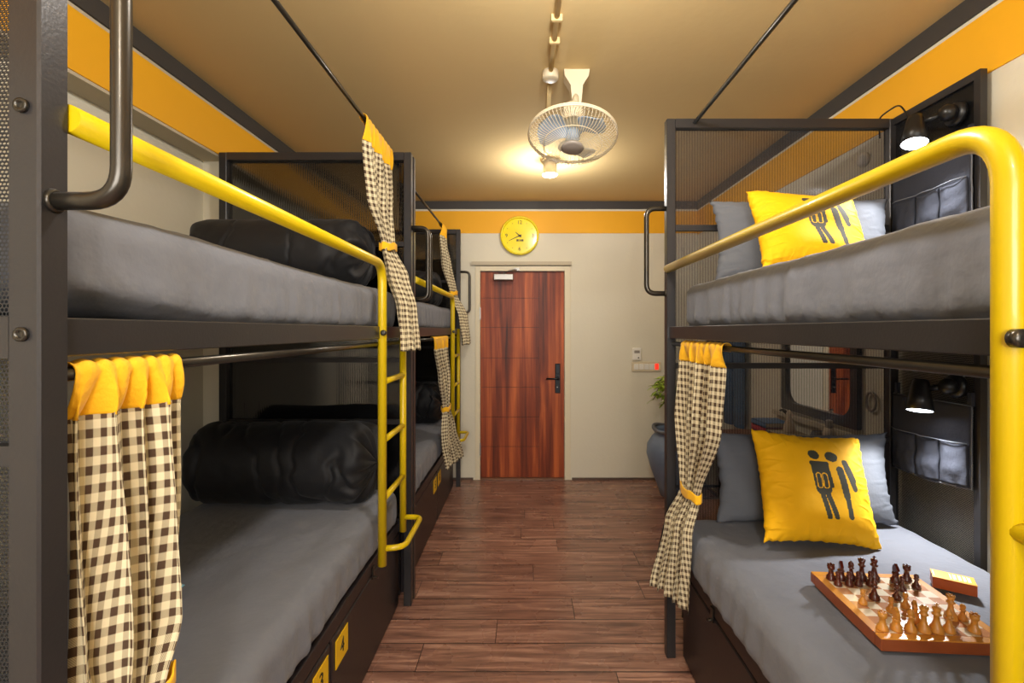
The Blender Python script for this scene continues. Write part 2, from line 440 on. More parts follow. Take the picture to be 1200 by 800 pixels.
# door
root = thing('door_1', (0, YB, 0), None, None); struct(root, 'red brown wooden door with dark lever handle in cream frame')
for k_ in ('category',):
    if k_ in root: del root[k_]
b = MB(); yl = YB+.03
# leaf: panels with grooves left of the vertical groove
gx = DX0+(.572)*1.0; g = .0035
zs = [.016]+[1.455-(py-387)/120.3 for py in (524, 489, 454, 419.5, 383.5, 349)]+[DZ]
for z0, z1 in zip(zs, zs[1:]): b.box(DX0, gx-g/2, yl, yl+.04, z0+g/2, z1-g/2)
b.box(gx+g/2, DX1, yl, yl+.04, .016, DZ)
b.build('door_leaf', 'door', root)
b = MB().box(DX0, DX1, yl+.006, yl+.045, .016, DZ); b.build('groove_backing', 'ink', root)
b = MB().box(DX0-.05, DX0-.003, YB-.008, YB+.1, 0, DZ+.05, .002).box(DX1+.003, DX1+.06, YB-.008, YB+.1, 0, DZ+.05, .002).box(DX0-.003, DX1+.003, YB-.008, YB+.1, DZ+.004, DZ+.05)
b.build('door_frame', 'frame_paint', root)
b = MB().box(DX0, DX1, YB-.005, YB+.08, 0, .015); b.build('threshold', 'desk_wood', root)
# handle
hx = .322
b = MB().box(hx-.026, hx+.026, yl-.008, yl, .84, 1.13, .004).box(hx-.022, hx+.022, yl-.014, yl-.006, 1.03, 1.125, .003)
h = b.build('handle_plate', 'dark_handle', root)
b = MB().tube([(hx, yl-.006, .985), (hx, yl-.05, .985), (hx-.115, yl-.05, .985)], .0085, 10, fillet=.012)
b.lathe([(.018, 0), (.018, .01), (.012, .014)], 16, (hx, yl-.006, .985), Matrix.Rotation(PI/2, 3, 'X'))
b.build('lever', 'dark_handle', h)
b = MB().lathe([(.006, 0), (.006, .008)], 12, (hx-.004, yl-.006, .90), Matrix.Rotation(PI/2, 3, 'X')); b.build('key_cylinder', 'chrome', h)
for z in (1.62, .3):
    MB().box(DX0-.008, DX0+.004, YB-.012, YB-.004, z-.06, z+.06).build('hinge', 'chrome', root)
# closer
root = thing('door_closer', (-.2, YB, 2.0), 'silver hydraulic door closer with arm at top of door', 'door closer')
MB().box(-.30, -.11, YB-.06, yl-.002, 1.94, 2.0, .006).build('closer_body', 'chrome', root)
b = MB().tube([(-.2, yl-.03, 2.005), (-.2, yl-.03, 2.018)], .012).tube([(-.2, yl-.03, 2.016), (-.14, YB-.12, 2.025), (-.075, YB-.012, 2.045)], .006, 8)
b.box(-.1, -.05, YB-.02, YB-.008, 2.035, 2.06)
b.build('closer_arm', 'chrome', root)
# door lintel ledge
band(12, DX0-.085, DX1+.07, YB-.03, YB, DZ+.057, DZ+.092, 'soffit', 'olive grey ledge over the door frame')

# clock
cx, cz, R = -.05, 2.37, .188
root = thing('wall_clock', (cx, YB, cz), 'round yellow wall clock hanging above the door', 'clock')
RX = Matrix.Rotation(PI/2, 3, 'X')
b = MB().lathe([(R*.9, .0), (R*.97, .006), (R, .02), (R, .042), (R*.965, .056), (R*.92, .058), (R*.9, .05), (R*.88, .034), (R*.86, .03)], 64, (cx, YB, cz), RX); b.build('clock_case', 'clock_yellow', root)
b = MB().lathe([(R*.88, .028), (R*.88, .034)], 64, (cx, YB, cz), RX); b.build('clock_face', 'clock_face', root)
b = MB()
for t_, ang in (('12', 90), ('3', 0), ('6', -90), ('9', 180)):
    rr = R*.68; MB().text(t_, .05, (cx+rr*math.cos(math.radians(ang)), YB-.0352, cz+rr*math.sin(math.radians(ang))), FACE).build('numeral', 'ink', root)
for k_ in range(12):
    if k_ % 3:
        a = k_*PI/6; c0 = (cx+R*.72*math.cos(a), YB-.035, cz+R*.72*math.sin(a)); b.box(c0[0]-.003, c0[0]+.003, c0[1]-.001, c0[1], c0[2]-.003, c0[2]+.003); b.build('hour_mark', 'ink', root); b = MB()
b = MB()
for i, ww in enumerate((.014, .010, .014, .012)):
    b.box(cx-.03+i*.018, cx-.03+i*.018+ww, YB-.036, YB-.035, cz-.055, cz-.035)
b.build('dial_marking', 'ink', root)
b = MB()
def hand(ang, L, wd, y):
    a = math.radians(ang); u = Vector((math.cos(a), 0, math.sin(a))); v = Vector((-u.z, 0, u.x))
    p = Vector((cx, y, cz)); q = [p-u*.02+v*wd, p-u*.02-v*wd, p+u*L-v*wd*.3, p+u*L+v*wd*.3]
    vs = [b.bm.verts.new(x) for x in q]+[b.bm.verts.new(x+Vector((0, -.0015, 0))) for x in q]
    for f in ((0, 1, 2, 3), (7, 6, 5, 4), (0, 4, 5, 1), (1, 5, 6, 2), (2, 6, 7, 3), (3, 7, 4, 0)): b.bm.faces.new([vs[i] for i in f])
hand(205, .115, .005, YB-.038); b.build('minute_hand', 'ink', root); b = MB()
hand(140, .055, .006, YB-.041); b.lathe([(.009, 0), (.009, .008)], 16, (cx, YB-.036, cz), RX); b.build('hour_hand', 'ink', root)

# wall sensor and switch plate
root = thing('room_sensor', (1.085, YB, 1.22), 'small white sensor box on back wall above the switch plate', 'sensor')
b = MB().box(1.045, 1.128, YB-.03, YB, 1.165, 1.285, .008, seg=2); b.build('sensor_case', 'white_plastic', root)
MB().box(1.06, 1.112, YB-.034, YB-.029, 1.235, 1.262, .002).build('sensor_screen', 'grey_plastic', root)
MB().lathe([(.007, 0), (.007, .005)], 12, (1.1, YB-.029, 1.19), RX).build('button', 'black_plastic', root)
root = thing('switch_plate', (1.18, YB, 1.1), 'long cream switch plate with red glowing switch on back wall', 'switch')
MB().box(1.04, 1.325, YB-.014, YB, 1.055, 1.15, .004).build('plate', 'cream_plastic', root)
for i in range(4): MB().box(1.06+i*.05, 1.105+i*.05, YB-.019, YB-.013, 1.075, 1.13, .002).build('rocker', 'white_plastic', root)
MB().box(1.265, 1.298, YB-.02, YB-.013, 1.075, 1.132, .003).build('red_switch', 'red_light', root)

# ceiling lights; the one behind the photographer is an added fill, out of view
for i, (x, y, pw) in enumerate(CEIL_LIGHTS):
    lab = ['small round ceiling light glowing beyond the fan', 'round ceiling light above the aisle, nearer than the fan', 'round fill light added on the ceiling behind the photographer'][i]
    r_ = thing('ceiling_light', (x, y, ZC), lab, 'ceiling light', 'round lights on the ceiling')
    MB().lathe([(.062, 0), (.062, -.02), (.05, -.024), (.05, -.1), (.058, -.104), (.058, -.11)], 32, (x, y, ZC)).build('light_housing', 'cream_plastic', r_)
    MB().lathe([(.052, -.108), (.050, -.116), (.03, -.122), (.004, -.124)], 32, (x, y, ZC)).build('diffuser', 'bulb', r_)
    d = bpy.data.lights.new('ceiling_bulb', 'POINT'); d.energy = pw; d.color = (1, .965, .915); d.shadow_soft_size = .06
    l = bpy.data.objects.new('ceiling_bulb', d); COL.objects.link(l); l.location = (0, 0, -.2); l.parent = r_

# conduit on the ceiling
root = thing('ceiling_conduit', (.13, 2.3, ZC), 'cream electrical conduit running along ceiling past the fan', 'conduit')
MB().tube([(.135, .2, ZC-.012), (.125, 2.28, ZC-.012)], .0115, 12).build('pipe', 'ceiling', root)
MB().tube([(.125, 2.36, ZC-.012), (.15, 3.44, ZC-.012)], .0115, 12).build('pipe', 'ceiling', root)
MB().lathe([(.04, 0), (.04, -.035), (.034, -.04), (.006, -.041)], 24, (.125, 2.32, ZC)).build('junction_box', 'cream_plastic', root)
for y in (1.9, 2.05): MB().box(.105, .15, y-.008, y+.008, ZC-.027, ZC, .002).build('pipe_clip', 'ceiling', root)

# ------------------------------------------------------------ fan
nrm = Vector((-.05, -.26, -.96)).normalized()
zx = nrm; xx = Vector((1, 0, 0)); xx = (xx-zx*xx.dot(zx)).normalized(); yx = zx.cross(xx)
FM = Matrix((xx, yx, zx)).transposed()
FC = Vector((.222, 2.22, 2.36)); FR = .205
root = thing('ceiling_fan', (.25, 2.33, ZC), 'white oscillating fan in round wire cage under the ceiling', 'fan')
def fp(r, a, h): return FC+FM@Vector((r*math.cos(a), r*math.sin(a), h))
def ring(b, r, h, t, n=64): b.tube([fp(r, 2*PI*i/n, h) for i in range(n)], t, 6, closed=True)
b = MB(); ring(b, FR, .005, .0042); ring(b, FR*.66, .052, .0016); 
for i in range(72):
    a = 2*PI*i/72
    b.tube([fp(.05, a, .066), fp(FR*.45, a, .062), fp(FR*.8, a+.06, .045), fp(FR*.97, a+.09, .02), fp(FR, a+.1, .004)], .0012, 4, caps=False)
b.build('front_guard', 'cream_plastic', root)
b = MB().lathe([(.05, .062), (.052, .068), (.04, .074), (.004, .076)], 32, FC, FM); b.build('guard_badge', 'grey_plastic', root)
b = MB(); ring(b, FR, -.004, .0036); ring(b, FR*.62, -.05, .0016); ring(b, FR*.3, -.06, .002)
for i in range(60):
    a = 2*PI*i/60
    b.tube([fp(.05, a, -.062), fp(FR*.5, a, -.056), fp(FR*.85, a-.05, -.036), fp(FR, a-.06, -.004)], .0012, 4, caps=False)
b.build('rear_guard', 'cream_plastic', root)
for k_ in range(3):
    b = MB(); a0 = 2*PI*k_/3+.5
    def bl(u, v):
        r = .03+u*.135; wd = (.45+1.0*math.sin(min(1, u*1.15)*PI*.62))*.68; 
        if u > .8: wd *= math.sqrt(max(0.02, 1-((u-.8)/.2)**2))
        a = a0+(v-.5)*2*wd*.75+.35*u; return fp(r, a, .028*(v-.5)*(1-.3*u)*1.6)
    b.grid(14, 10, bl); ob = b.build('fan_blade', 'blade', root)
    md = ob.modifiers.new('s', 'SOLIDIFY'); md.thickness = .002
b = MB().lathe([(.034, -.022), (.036, 0), (.033, .02), (.02, .034), (.004, .038)], 24, FC, FM); b.build('blade_hub', 'blade', root)
b = MB().lathe([(.02, -.165), (.04, -.16), (.052, -.14), (.055, -.08), (.048, -.063)], 28, FC, FM); b.build('motor_housing', 'cream_plastic', root)
b = MB(); mt = FC+FM@Vector((0, 0, -.12)); top = Vector((.25, 2.33, ZC))
b.tube([mt, (mt.x+.01, mt.y+.01, mt.z+.05), (.25, 2.33, ZC-.1)], .016, 14); b.build('swivel_arm', 'cream_plastic', root)
b = MB()
poly = [(-.062, 0), (.062, 0), (.058, -.03), (.03, -.075), (.022, -.16), (-.022, -.16), (-.03, -.075), (-.058, -.03)]
b.prism(poly, -.035, .035, Matrix(((1, 0, 0), (0, 0, 1), (0, 1, 0))), top); b.build('ceiling_bracket', 'cream_plastic', root)
MB().lathe([(.006, 0), (.006, .006)], 12, (.25, 2.295, ZC-.13), RX).build('bracket_screw', 'grey_plastic', root)

# ------------------------------------------------------------ soft goods builders
def rbox_pt(p, half, r):
    q = Vector([max(-h+r, min(h-r, c)) for c, h in zip(p, half)]); d = p-q
    if d.length < 1e-9: return p, Vector((0, 0, 1))
    n = d.normalized(); return q+n*r, n
def mattress(x0, x1, y0, y1, z0, z1, label, s, seed, lift=0):
    cx, cy, cz = (x0+x1)/2, (y0+y1)/2, (z0+z1)/2; half = Vector((abs(x1-x0)/2, (y1-y0)/2, (z1-z0)/2)); bm = bmesh.new()
    bmesh.ops.create_cube(bm, size=2)
    # dense grid per face
    bm.free(); bm = bmesh.new(); vd = {}
    N = (34, 110, 14)
    def V(i, j, k):
        key = (i, j, k)
        if key in vd: return vd[key]
        f = lambda t, n: math.copysign(1-(1-abs(2*t/n-1))**1.0, 2*t/n-1)
        p = Vector((f(i, N[0])*half.x, f(j, N[1])*half.y, f(k, N[2])*half.z))
        q, n = rbox_pt(p, half, .055)
        # cloth: soft swell, and gathers that tighten towards the tucked lower edge
        sd = seed*7.3
        sw = noise.noise(Vector((q.x*2.2+sd, q.y*2.2, q.z*3)))*.012
        wr = noise.noise(Vector((q.x*5+sd, q.y*7+q.x*4, sd)))
        ridge = (1-abs(wr)*3.2); ridge = max(0, ridge)**3*.005
        low = max(0, -q.z/half.z*.5+.45)
        along = q.y if abs(n.x) > .5 else q.x
        g = noise.noise(Vector((along*22+q.z*3.5+sd, q.z*2.2, sd)))*.020*low*(1-abs(n.z))
        g += noise.noise(Vector((along*55+q.z*6, q.z*4+sd, 3)))*.007*low*(1-abs(n.z))
        amp = .35 if n.z < -.5 else 1
        q = q+n*(sw*.7+ridge*(.6 if n.z > .5 else 1.0)+g)*amp
        if n.z < -.3: q.z = max(q.z, -half.z)
        q.z = max(q.z, -half.z)
        if lift:
            t = max(0, 1-(q.y+half.y)/.55); q.z += lift*t*t*max(0, -q.z/half.z)*1.0
            q.z -= .006*t*t*max(0, q.z/half.z)
        vd[key] = bm.verts.new(q); return vd[key]
    def F(*c):
        f = bm.faces.new(c); f.smooth = True
    for i in range(N[0]):
        for j in range(N[1]):
            F(V(i, j, N[2]), V(i+1, j, N[2]), V(i+1, j+1, N[2]), V(i, j+1, N[2])); F(V(i, j, 0), V(i, j+1, 0), V(i+1, j+1, 0), V(i+1, j, 0))
    for i in range(N[0]):
        for k in range(N[2]):
            F(V(i, 0, k), V(i+1, 0, k), V(i+1, 0, k+1), V(i, 0, k+1)); F(V(i, N[1], k), V(i, N[1], k+1), V(i+1, N[1], k+1), V(i+1, N[1], k))
    for j in range(N[1]):
        for k in range(N[2]):
            F(V(0, j, k), V(0, j, k+1), V(0, j+1, k+1), V(0, j+1, k)); F(V(N[0], j, k), V(N[0], j+1, k), V(N[0], j+1, k+1), V(N[0], j, k+1))
    B = MB(); B.bm.free(); B.bm = bm
    o = B.build('mattress', 'sheet'); o.location = (cx, cy, cz)
    return tag(o, label, 'mattress', 'grey sheeted bunk mattresses')

def duvet(xa, xb, yc, zb, R, label, seed):
    L = abs(xb-xa); xc = (xa+xb)/2; B = MB(); sd = seed*5.1
    def fn(u, v):
        x = (v-.5)*L; e = abs(2*v-1); a = u*2*PI
        # rounded ends
        r = R*(1-max(0, (e-.80)/.20)**2.6)**.5 if e < 1 else 0
        r = max(r, .0)
        wr = noise.noise(Vector((x*8+sd+math.cos(a)*.5, math.cos(a)*.55, math.sin(a)*.55)))
        cr = max(0, 1-abs(wr)*5)**2
        wr2 = noise.noise(Vector((x*4+sd, math.cos(a)*1.4+3, math.sin(a)*1.4)))
        wr3 = noise.noise(Vector((x*20+sd, math.cos(a)*3+3, math.sin(a)*3)))
        endf = 1+1.5*max(0, (v-.72)/.28)
        r2 = r*(1-.06*cr*endf+.045*wr2+.012*wr3*endf*endf)
        y = math.cos(a)*r2*1.03; z = math.sin(a)*r2
        xx_ = x+ .018*noise.noise(Vector((math.cos(a)*3, math.sin(a)*3, v*6+sd)))*endf
        z = max(z, -R*.93)
        return Vector((xx_, y, z+R*.93))
    B.grid(96, 120, fn, close_u=True)
    o = B.build('rolled_duvet', 'duvet'); o.location = (xc, yc, zb+.006)
    return tag(o, label, 'duvet', 'rolled black duvets')

def figures(u, v):
    """printed pair of figures; u to the right, v up, both 0..1 over the pillow front"""
    def cap(ax, ay, bx, by, r):
        dx, dy = bx-ax, by-ay; t = max(0, min(1, ((u-ax)*dx+(v-ay)*dy)/(dx*dx+dy*dy+1e-9)))
        return math.hypot(u-ax-dx*t, v-ay-dy*t)-r
    u = u+.1; m = 1e9
    # standing figure, arms folded
    m = min(m, cap(.545, .785, .555, .78, .044))
    body = min(cap(.515, .70, .645, .70, .022), cap(.56, .66, .565, .47, .042), cap(.605, .66, .615, .47, .042), cap(.515, .70, .53, .50, .014), cap(.645, .70, .665, .50, .014))
    slot1 = max(cap(.558, .59, .563, .50, .025), -cap(.558, .59, .563, .50, .017)); slot2 = max(cap(.612, .59, .617, .50, .025), -cap(.612, .59, .617, .50, .017))
    body = max(body, -slot1, -slot2)
    legs = min(cap(.57, .44, .60, .23, .022), cap(.615, .44, .665, .23, .022), cap(.565, .45, .615, .45, .03))
    m = min(m, body, legs)
    # second figure, seen from the side
    m = min(m, cap(.695, .775, .71, .77, .047))
    m = min(m, cap(.755, .65, .785, .42, .032), cap(.785, .45, .80, .24, .024))
    m = min(m, cap(.815, .72, .83, .66, .028), cap(.83, .66, .86, .56, .034), cap(.855, .55, .875, .49, .026))
    return m < 0

def pillow(name, loc, w, h, t, rot, label, group, m, printed=False, n=60, seed=1, cat='pillow'):
    B = MB(); sd = seed*3.7
    def fn_side(sg):
        def fn(a, bb):
            u, v = a*2-1, bb*2-1
            x = u*w/2*(1-.075*(1-v*v)**1.0*abs(u)); z = v*h/2*(1-.075*(1-u*u)*abs(v))
            prof = ((1-u**4)*(1-v**4)); th = t/2*max(0, prof)**.62
            wk = noise.noise(Vector((u*1.6+sd, v*1.6, sg)))*.010
            cw = max(0, abs(u)-.55)/.45; wk += cw*max(0, 1-abs(noise.noise(Vector((u*1.5+sd, v*5, sg*2))))*5)**2*.006
            ch = max(0, abs(v)-.6)/.4; wk += ch*max(0, 1-abs(noise.noise(Vector((u*5+sd, v*1.5, sg*3))))*5)**2*.004
            edge = noise.noise(Vector((u*9+sd, v*9, 5.)))*.006*(abs(u)**3+abs(v)**3)
            th2 = th+wk*max(0, prof)**.3
            return Vector((x+edge, -sg*th2, z+h/2+edge))
        return fn
    if printed:
        N = 190; B.grid(N, N, fn_side(1), matf=lambda u, v: 1 if figures(u, v) else 0)
        B.grid(N, N, fn_side(-1))
    else:
        B.grid(n, n, fn_side(1)); B.grid(n, n, fn_side(-1))
    bmesh.ops.remove_doubles(B.bm, verts=B.bm.verts, dist=1e-5)
    o = B.build(name, [m, 'print'] if printed else m)
    o.location = loc; o.rotation_euler = rot
    return tag(o, label, cat, group)

def interp(keys, z):
    # keys sorted from high z to low z
    if z >= keys[0][0]: return keys[0][1:]
    for a, b_ in zip(keys, keys[1:]):
        if z >= b_[0]:
            t = (a[0]-z)/(a[0]-b_[0]); t = t*t*(3-2*t)*.6+t*.4
            return tuple(p*(1-t)+q*t for p, q in zip(a[1:], b_[1:]))
    return keys[-1][1:]

def curtain(label, keys, zh, ztie, folds, cloth, seed, group, NS=1):
    """keys: (z, x0, y0, x1, y1, fold depth); zh: lower edge of the header; ztie: height of the tie"""
    z0, z1 = keys[0][0], keys[-1][0]
    k0 = keys[0]; root = thing('curtain', ((k0[1]+k0[3])/2, (k0[2]+k0[4])/2, z0), label, 'curtain', group)
    sd = seed*2.9
    def pt(t, z, extra=0):
        x0, y0, x1, y1, amp = interp(keys, z)
        d = Vector((x1-x0, y1-y0, 0)); n = Vector((d.y, -d.x, 0)).normalized()
        tw = t+.012*math.sin(z*9+sd)+.35/folds*noise.noise(Vector((t*3, z*1.5, sd)))
        ph = 2*PI*folds*tw
        off = amp*(math.sin(ph)+.35*math.sin(ph*.5+1+sd)+.25*noise.noise(Vector((t*folds*1.7, z*4, sd))))
        p = Vector((x0, y0, z))+d*(t+.25/folds*math.sin(ph*2)/2)+n*(off+extra)
        return p
    nu = 26*max(4, int(folds))
    B = MB(); L = B.bm.loops.layers.uv.verify()
    nz = 90
    def zz(v): return zh+(z1-zh)*v
    def fn(u, v):
        z = zz(v)
        hem = .012*noise.noise(Vector((u*7, sd, 0)))*v**4
        return pt(u, z)+Vector((0, 0, hem))
    B.grid(nu, nz, fn, uvf=lambda u, v: (u*cloth, zz(v)+4))
    o = B.build('curtain_cloth', 'gingham', root); md = o.modifiers.new('s', 'SOLIDIFY'); md.thickness = .0016
    B = MB(); zr = z0-.022
    def fh(u, v):
        p0 = pt(u, zh-.004); x0, y0, x1, y1, amp = interp(keys, z0)
        d = Vector((x1-x0, y1-y0, 0)); n = Vector((d.y, -d.x, 0)).normalized(); base = Vector((x0, y0, 0))+d*u
        ruf = math.sin(u*folds*2*PI*1.7+sd+noise.noise(Vector((u*9, sd, 0)))*2)
        if v < .5:      # sleeve around the rod: from behind, over the top, to the front
            a = PI*(1-v/.5)*1.25-PI*.25*(1-v/.5)*0; rr = .0150+.0015*ruf
            return base+n*math.cos(a-.0)*rr*NS+Vector((0, 0, zr+math.sin(a)*(rr+.001)+(.001*ruf)))
        t = (v-.5)/.5; q = base+n*(.0150+.0015*ruf)*NS+Vector((0, 0, zr))
        r = q*(1-t)+p0*t; r.z = zr+(zh-.004-zr)*t
        return r+n*NS*(.003*math.sin(t*PI)*(1+.8*ruf))
    B.grid(nu, 20, fh); o = B.build('curtain_header', 'yellow_cloth', root); md = o.modifiers.new('s', 'SOLIDIFY'); md.thickness = .002; md.offset = 0
    # tie band wraps the bundle
    if ztie:
        x0, y0, x1, y1, amp = interp(keys, ztie); c = Vector(((x0+x1)/2, (y0+y1)/2, 0)); d = Vector((x1-x0, y1-y0, 0)); a_ = d.length/2+.012; d.normalize(); n = Vector((d.y, -d.x, 0)); bb = amp*1.5+.012
        B = MB()
        def ft(u, v):
            ang = u*2*PI; rr = 1+.03*math.sin(ang*9)
            return c+d*(math.cos(ang)*a_*rr)+n*(math.sin(ang)*bb*rr)+Vector((0, 0, ztie+(v-.5)*.035+.006*math.cos(ang)+.004*math.sin(ang*5)))
        B.grid(48, 6, ft, close_u=True); o = B.build('curtain_tie', 'yellow_cloth', root); md = o.modifiers.new('s', 'SOLIDIFY'); md.thickness = .003
    return root

# ------------------------------------------------------------ bunk beds
ZT = 2.395
def bunk(label, s, xo, xi, xd, yn, yf, split, nums, lad, smoke, near_sheet, rodx, wing=False, rung_z=(1.235, .985, .735), first_rod=.625):
    root = thing('bunk_bed', (s*(xo+xi)/2, (yn+yf)/2, 0), label, 'bunk bed', 'black steel bunk beds')
    X = lambda a: s*a
    P = .04
    for xa in (xo, xi-P):
        for ya in (yn, yf-P):
            b = MB().box(X(xa), X(xa+P), ya, ya+P, 0, ZT, .003); b.build('post', 'black_metal', root)
    # bolts on the aisle post fronts
    for z in (1.732, 1.45, .42): MB().lathe([(.009, 0), (.009, .004), (.005, .005), (.005, .002)], 14, (X(xo+.02), yn, z), RX).build('bolt', 'gun', root)
    # end frames
    for yy, sheet in ((yf-P, smoke), (yn, near_sheet)):
        for z0, z1 in ((ZT-P, ZT), (1.42, 1.472), (.395, .452), (1.285, 1.31), (1.90, 1.925), (.957, .982)):
            dy = .006 if z1-z0 < .03 else 0
            MB().box(X(xo+P), X(xi-P), yy+.002+dy, yy+P-.002-dy, z0, z1).build('end_rail', 'black_metal', root)
        for z0, z1 in ((1.472, ZT-P), (.452, 1.42)):
            MB().box(X(xo+P), X(xi-P), yy+.028, yy+.032, z0, z1).build('end_sheet', sheet, root)
    # deck
    b = MB().box(X(xo+.010), X(xo+.036), yn+P, yf-P, 1.42, 1.472, .002); b.box(X(xo+.03), X(xo+.06), yn+P, yf-P, 1.42, 1.424); b.build('side_rail', 'black_metal', root)
    MB().box(X(xi-.036), X(xi-.004), yn+P, yf-P, 1.42, 1.472, .002).build('side_rail', 'black_metal', root)
    MB().box(X(xo+.036), X(xi-.036), yn+P, yf-P, 1.436, 1.452).build('bed_board', 'box_metal', root)
    # lower deck and storage
    MB().box(X(xd), X(xd+.03), yn+P, yf-P, .395, .45, .002).build('side_rail', 'box_metal', root)
    MB().box(X(xd+.03), X(xi-P), yn+P, yf-P, .434, .45).build('bed_board', 'box_metal', root)
    b = MB().box(X(xd+.022), X(xi-P), yn+P, yf-P, .0, .39); b.build('storage_box', 'box_metal', root)
    for (ya, yb, num, side) in ((yn+P+.004, split-.006, nums[0], 1), (split+.006, yf-P-.004, nums[1], -1)):
        b = MB().box(X(xd), X(xd+.02), ya, yb, .014, .386, .004); dr = b.build('storage_door', 'box_metal', root)
        if num:
            pw, ph = .115, .10
            yc = (yb-.012-pw/2-.01) if side > 0 else (ya+.03+pw/2)
            b = MB().box(X(xd-.003), X(xd), yc-pw/2, yc+pw/2, .262, .262+ph, .0012)
            b.mi = 1
            TM = Matrix(((0, 0, 1), (1, 0, 0), (0, 1, 0))) if s < 0 else Matrix(((0, 0, -1), (-1, 0, 0), (0, 1, 0)))
            b.text(num, .075, (X(xd-.0036), yc, .262+ph*.5), TM)
            b.build('number_plate', ['plate', 'ink'], dr)
        else:
            pass
    # hasp
    hy = yf-.47 if s < 0 else yf-.38
    b = MB().box(X(xd-.006), X(xd), hy-.012, hy+.012, .37, .425, .002).tube([(X(xd-.004), hy-.01, .385), (X(xd-.02), hy-.008, .38), (X(xd-.02), hy+.008, .37), (X(xd-.004), hy+.01, .375)], .004, 8)
    b.build('hasp', 'gun', root)
    # yellow guard rail bent down into the first ladder rail
    gy = X(xo+.004); gz = 1.735 if s < 0 else 1.728; y1, y2 = lad
    start = yn+P if y1 > (yn+yf)/2 else yf-P
    b = MB().tube([(gy, start, gz), (gy, y1, gz), (gy, y1, .46)], .0185, 18, fillet=.085, fseg=10); b.build('guard_rail', 'yellow_metal', root)
    b = MB().tube([(gy, y2, 1.47), (gy, y2, .46)], .0165, 16); b.build('ladder_rail', 'yellow_metal', root)
    for z in rung_z: MB().tube([(gy, y1, z), (gy, y2, z)], .0135, 14).build('rung', 'yellow_metal', root)
    xs_ = gy-s*.09
    MB().tube([(gy, y1, .53), (xs_, y1+(.02 if y2 > y1 else -.02), .53), (xs_, y2, .53), (gy, y2, .53)], .0125, 14, fillet=.05).build('step', 'yellow_metal', root)
    b = MB().lathe([(.012, 0), (.012, .012), (.006, .014)], 16, (gy-s*.012, y1-.017, 1.445), RX); b.build('bolt', 'gun', root)
    # grab handles
    for py in (yn+P/2, yf-P/2):
        hx_ = xo-.085
        b = MB().tube([(X(xo+.002), py, 1.62), (X(hx_), py, 1.62), (X(hx_), py, 2.0), (X(xo+.002), py, 2.0)], .0115, 14, fillet=.05, fseg=8)
        b.lathe([(.016, 0), (.013, .005)], 14, (X(xo), py, 1.62), Matrix.Rotation(-s*PI/2, 3, 'Y')); b.build('grab_handle', 'gun', root)
    # curtain rods
    MB().tube([(X(first_rod), yn+P*.5, 1.396), (X(first_rod), yf-P*.5, 1.396)], .0095, 12).build('curtain_rod', 'gun', root)
    MB().tube([(X(rodx), yn+.02, 2.378), (X(rodx), yf-.03, 2.378)], .0085, 12).build('curtain_rod', 'gun', root)
    if wing:
        ya, yb = 1.715, yf-P
        b = MB()
        for z0, z1 in ((ZT-.03, ZT), (1.472, 1.50), (1.39, 1.42), (.46, .485)): b.box(X(xi-.025), X(xi), ya+.025, yb, z0, z1)
        b.box(X(xi-.025), X(xi), ya, ya+.025, .46, ZT)
        b.build('side_panel_frame', 'black_metal', root)
        MB().box(X(xi-.014), X(xi-.010), ya+.025, yb, 1.5, ZT-.03).build('side_panel_sheet', 'smoke_side', root)
        MB().box(X(xi-.013), X(xi-.012), ya+.025, yb, .485, 1.39).build('side_panel_sheet', 'perf', root)
    return root

bunk('black steel bunk bed nearest the camera on the left', -1, .60, 1.615, .665, .59, 2.56, 1.64, ('3', '4'), (2.025, 2.37), 'smoke_dark', 'perf', .70)
bunk('farther black steel bunk bed on the left, beside the door', -1, .60, 1.605, .665, 2.585, 4.48, 3.62, ('5', '6'), (4.0, 4.34), 'smoke_dark', 'smoke_dark', .73)
bunk('black steel bunk bed on the right with wall lamps', 1, .63, 1.66, .70, .19, 2.16, 1.25, (None, None), (.625, .29), 'smoke', 'perf', .755, wing=True, rung_z=(1.197, .947, .72), first_rod=.66)

# mattresses
mattress(-.657, -1.565, .665, 2.48, 1.456, 1.65, 'grey sheeted mattress on upper deck of near left bunk', -1, 1, lift=.045)
mattress(-.655, -1.565, .655, 2.48, .454, .643, 'grey sheeted mattress on lower deck of near left bunk', -1, 2)
mattress(-.657, -1.555, 2.66, 4.41, 1.456, 1.65, 'grey sheeted mattress on upper deck of the bunk beside the door', -1, 3)
mattress(-.655, -1.555, 2.66, 4.41, .454, .643, 'grey sheeted mattress on lower deck of the bunk beside the door', -1, 4)
mattress(.685, 1.59, .25, 2.075, 1.456, 1.65, 'grey sheeted mattress on upper deck of right bunk', 1, 5)
mattress(.67, 1.60, .25, 2.085, .454, .643, 'grey sheeted mattress on lower deck of right bunk under chess board', 1, 6)

# rolled duvets
duvet(-1.555, -.71, 2.285, .645, .19, 'black rolled duvet on lower mattress of near left bunk', 1)
duvet(-1.555, -.735, 2.285, 1.652, .167, 'black rolled duvet on upper mattress of near left bunk', 2)
duvet(-1.545, -.72, 4.20, .645, .18, 'black rolled duvet on lower mattress beside the door', 3)
duvet(-1.545, -.745, 4.20, 1.652, .165, 'black rolled duvet on upper mattress beside the door', 4)

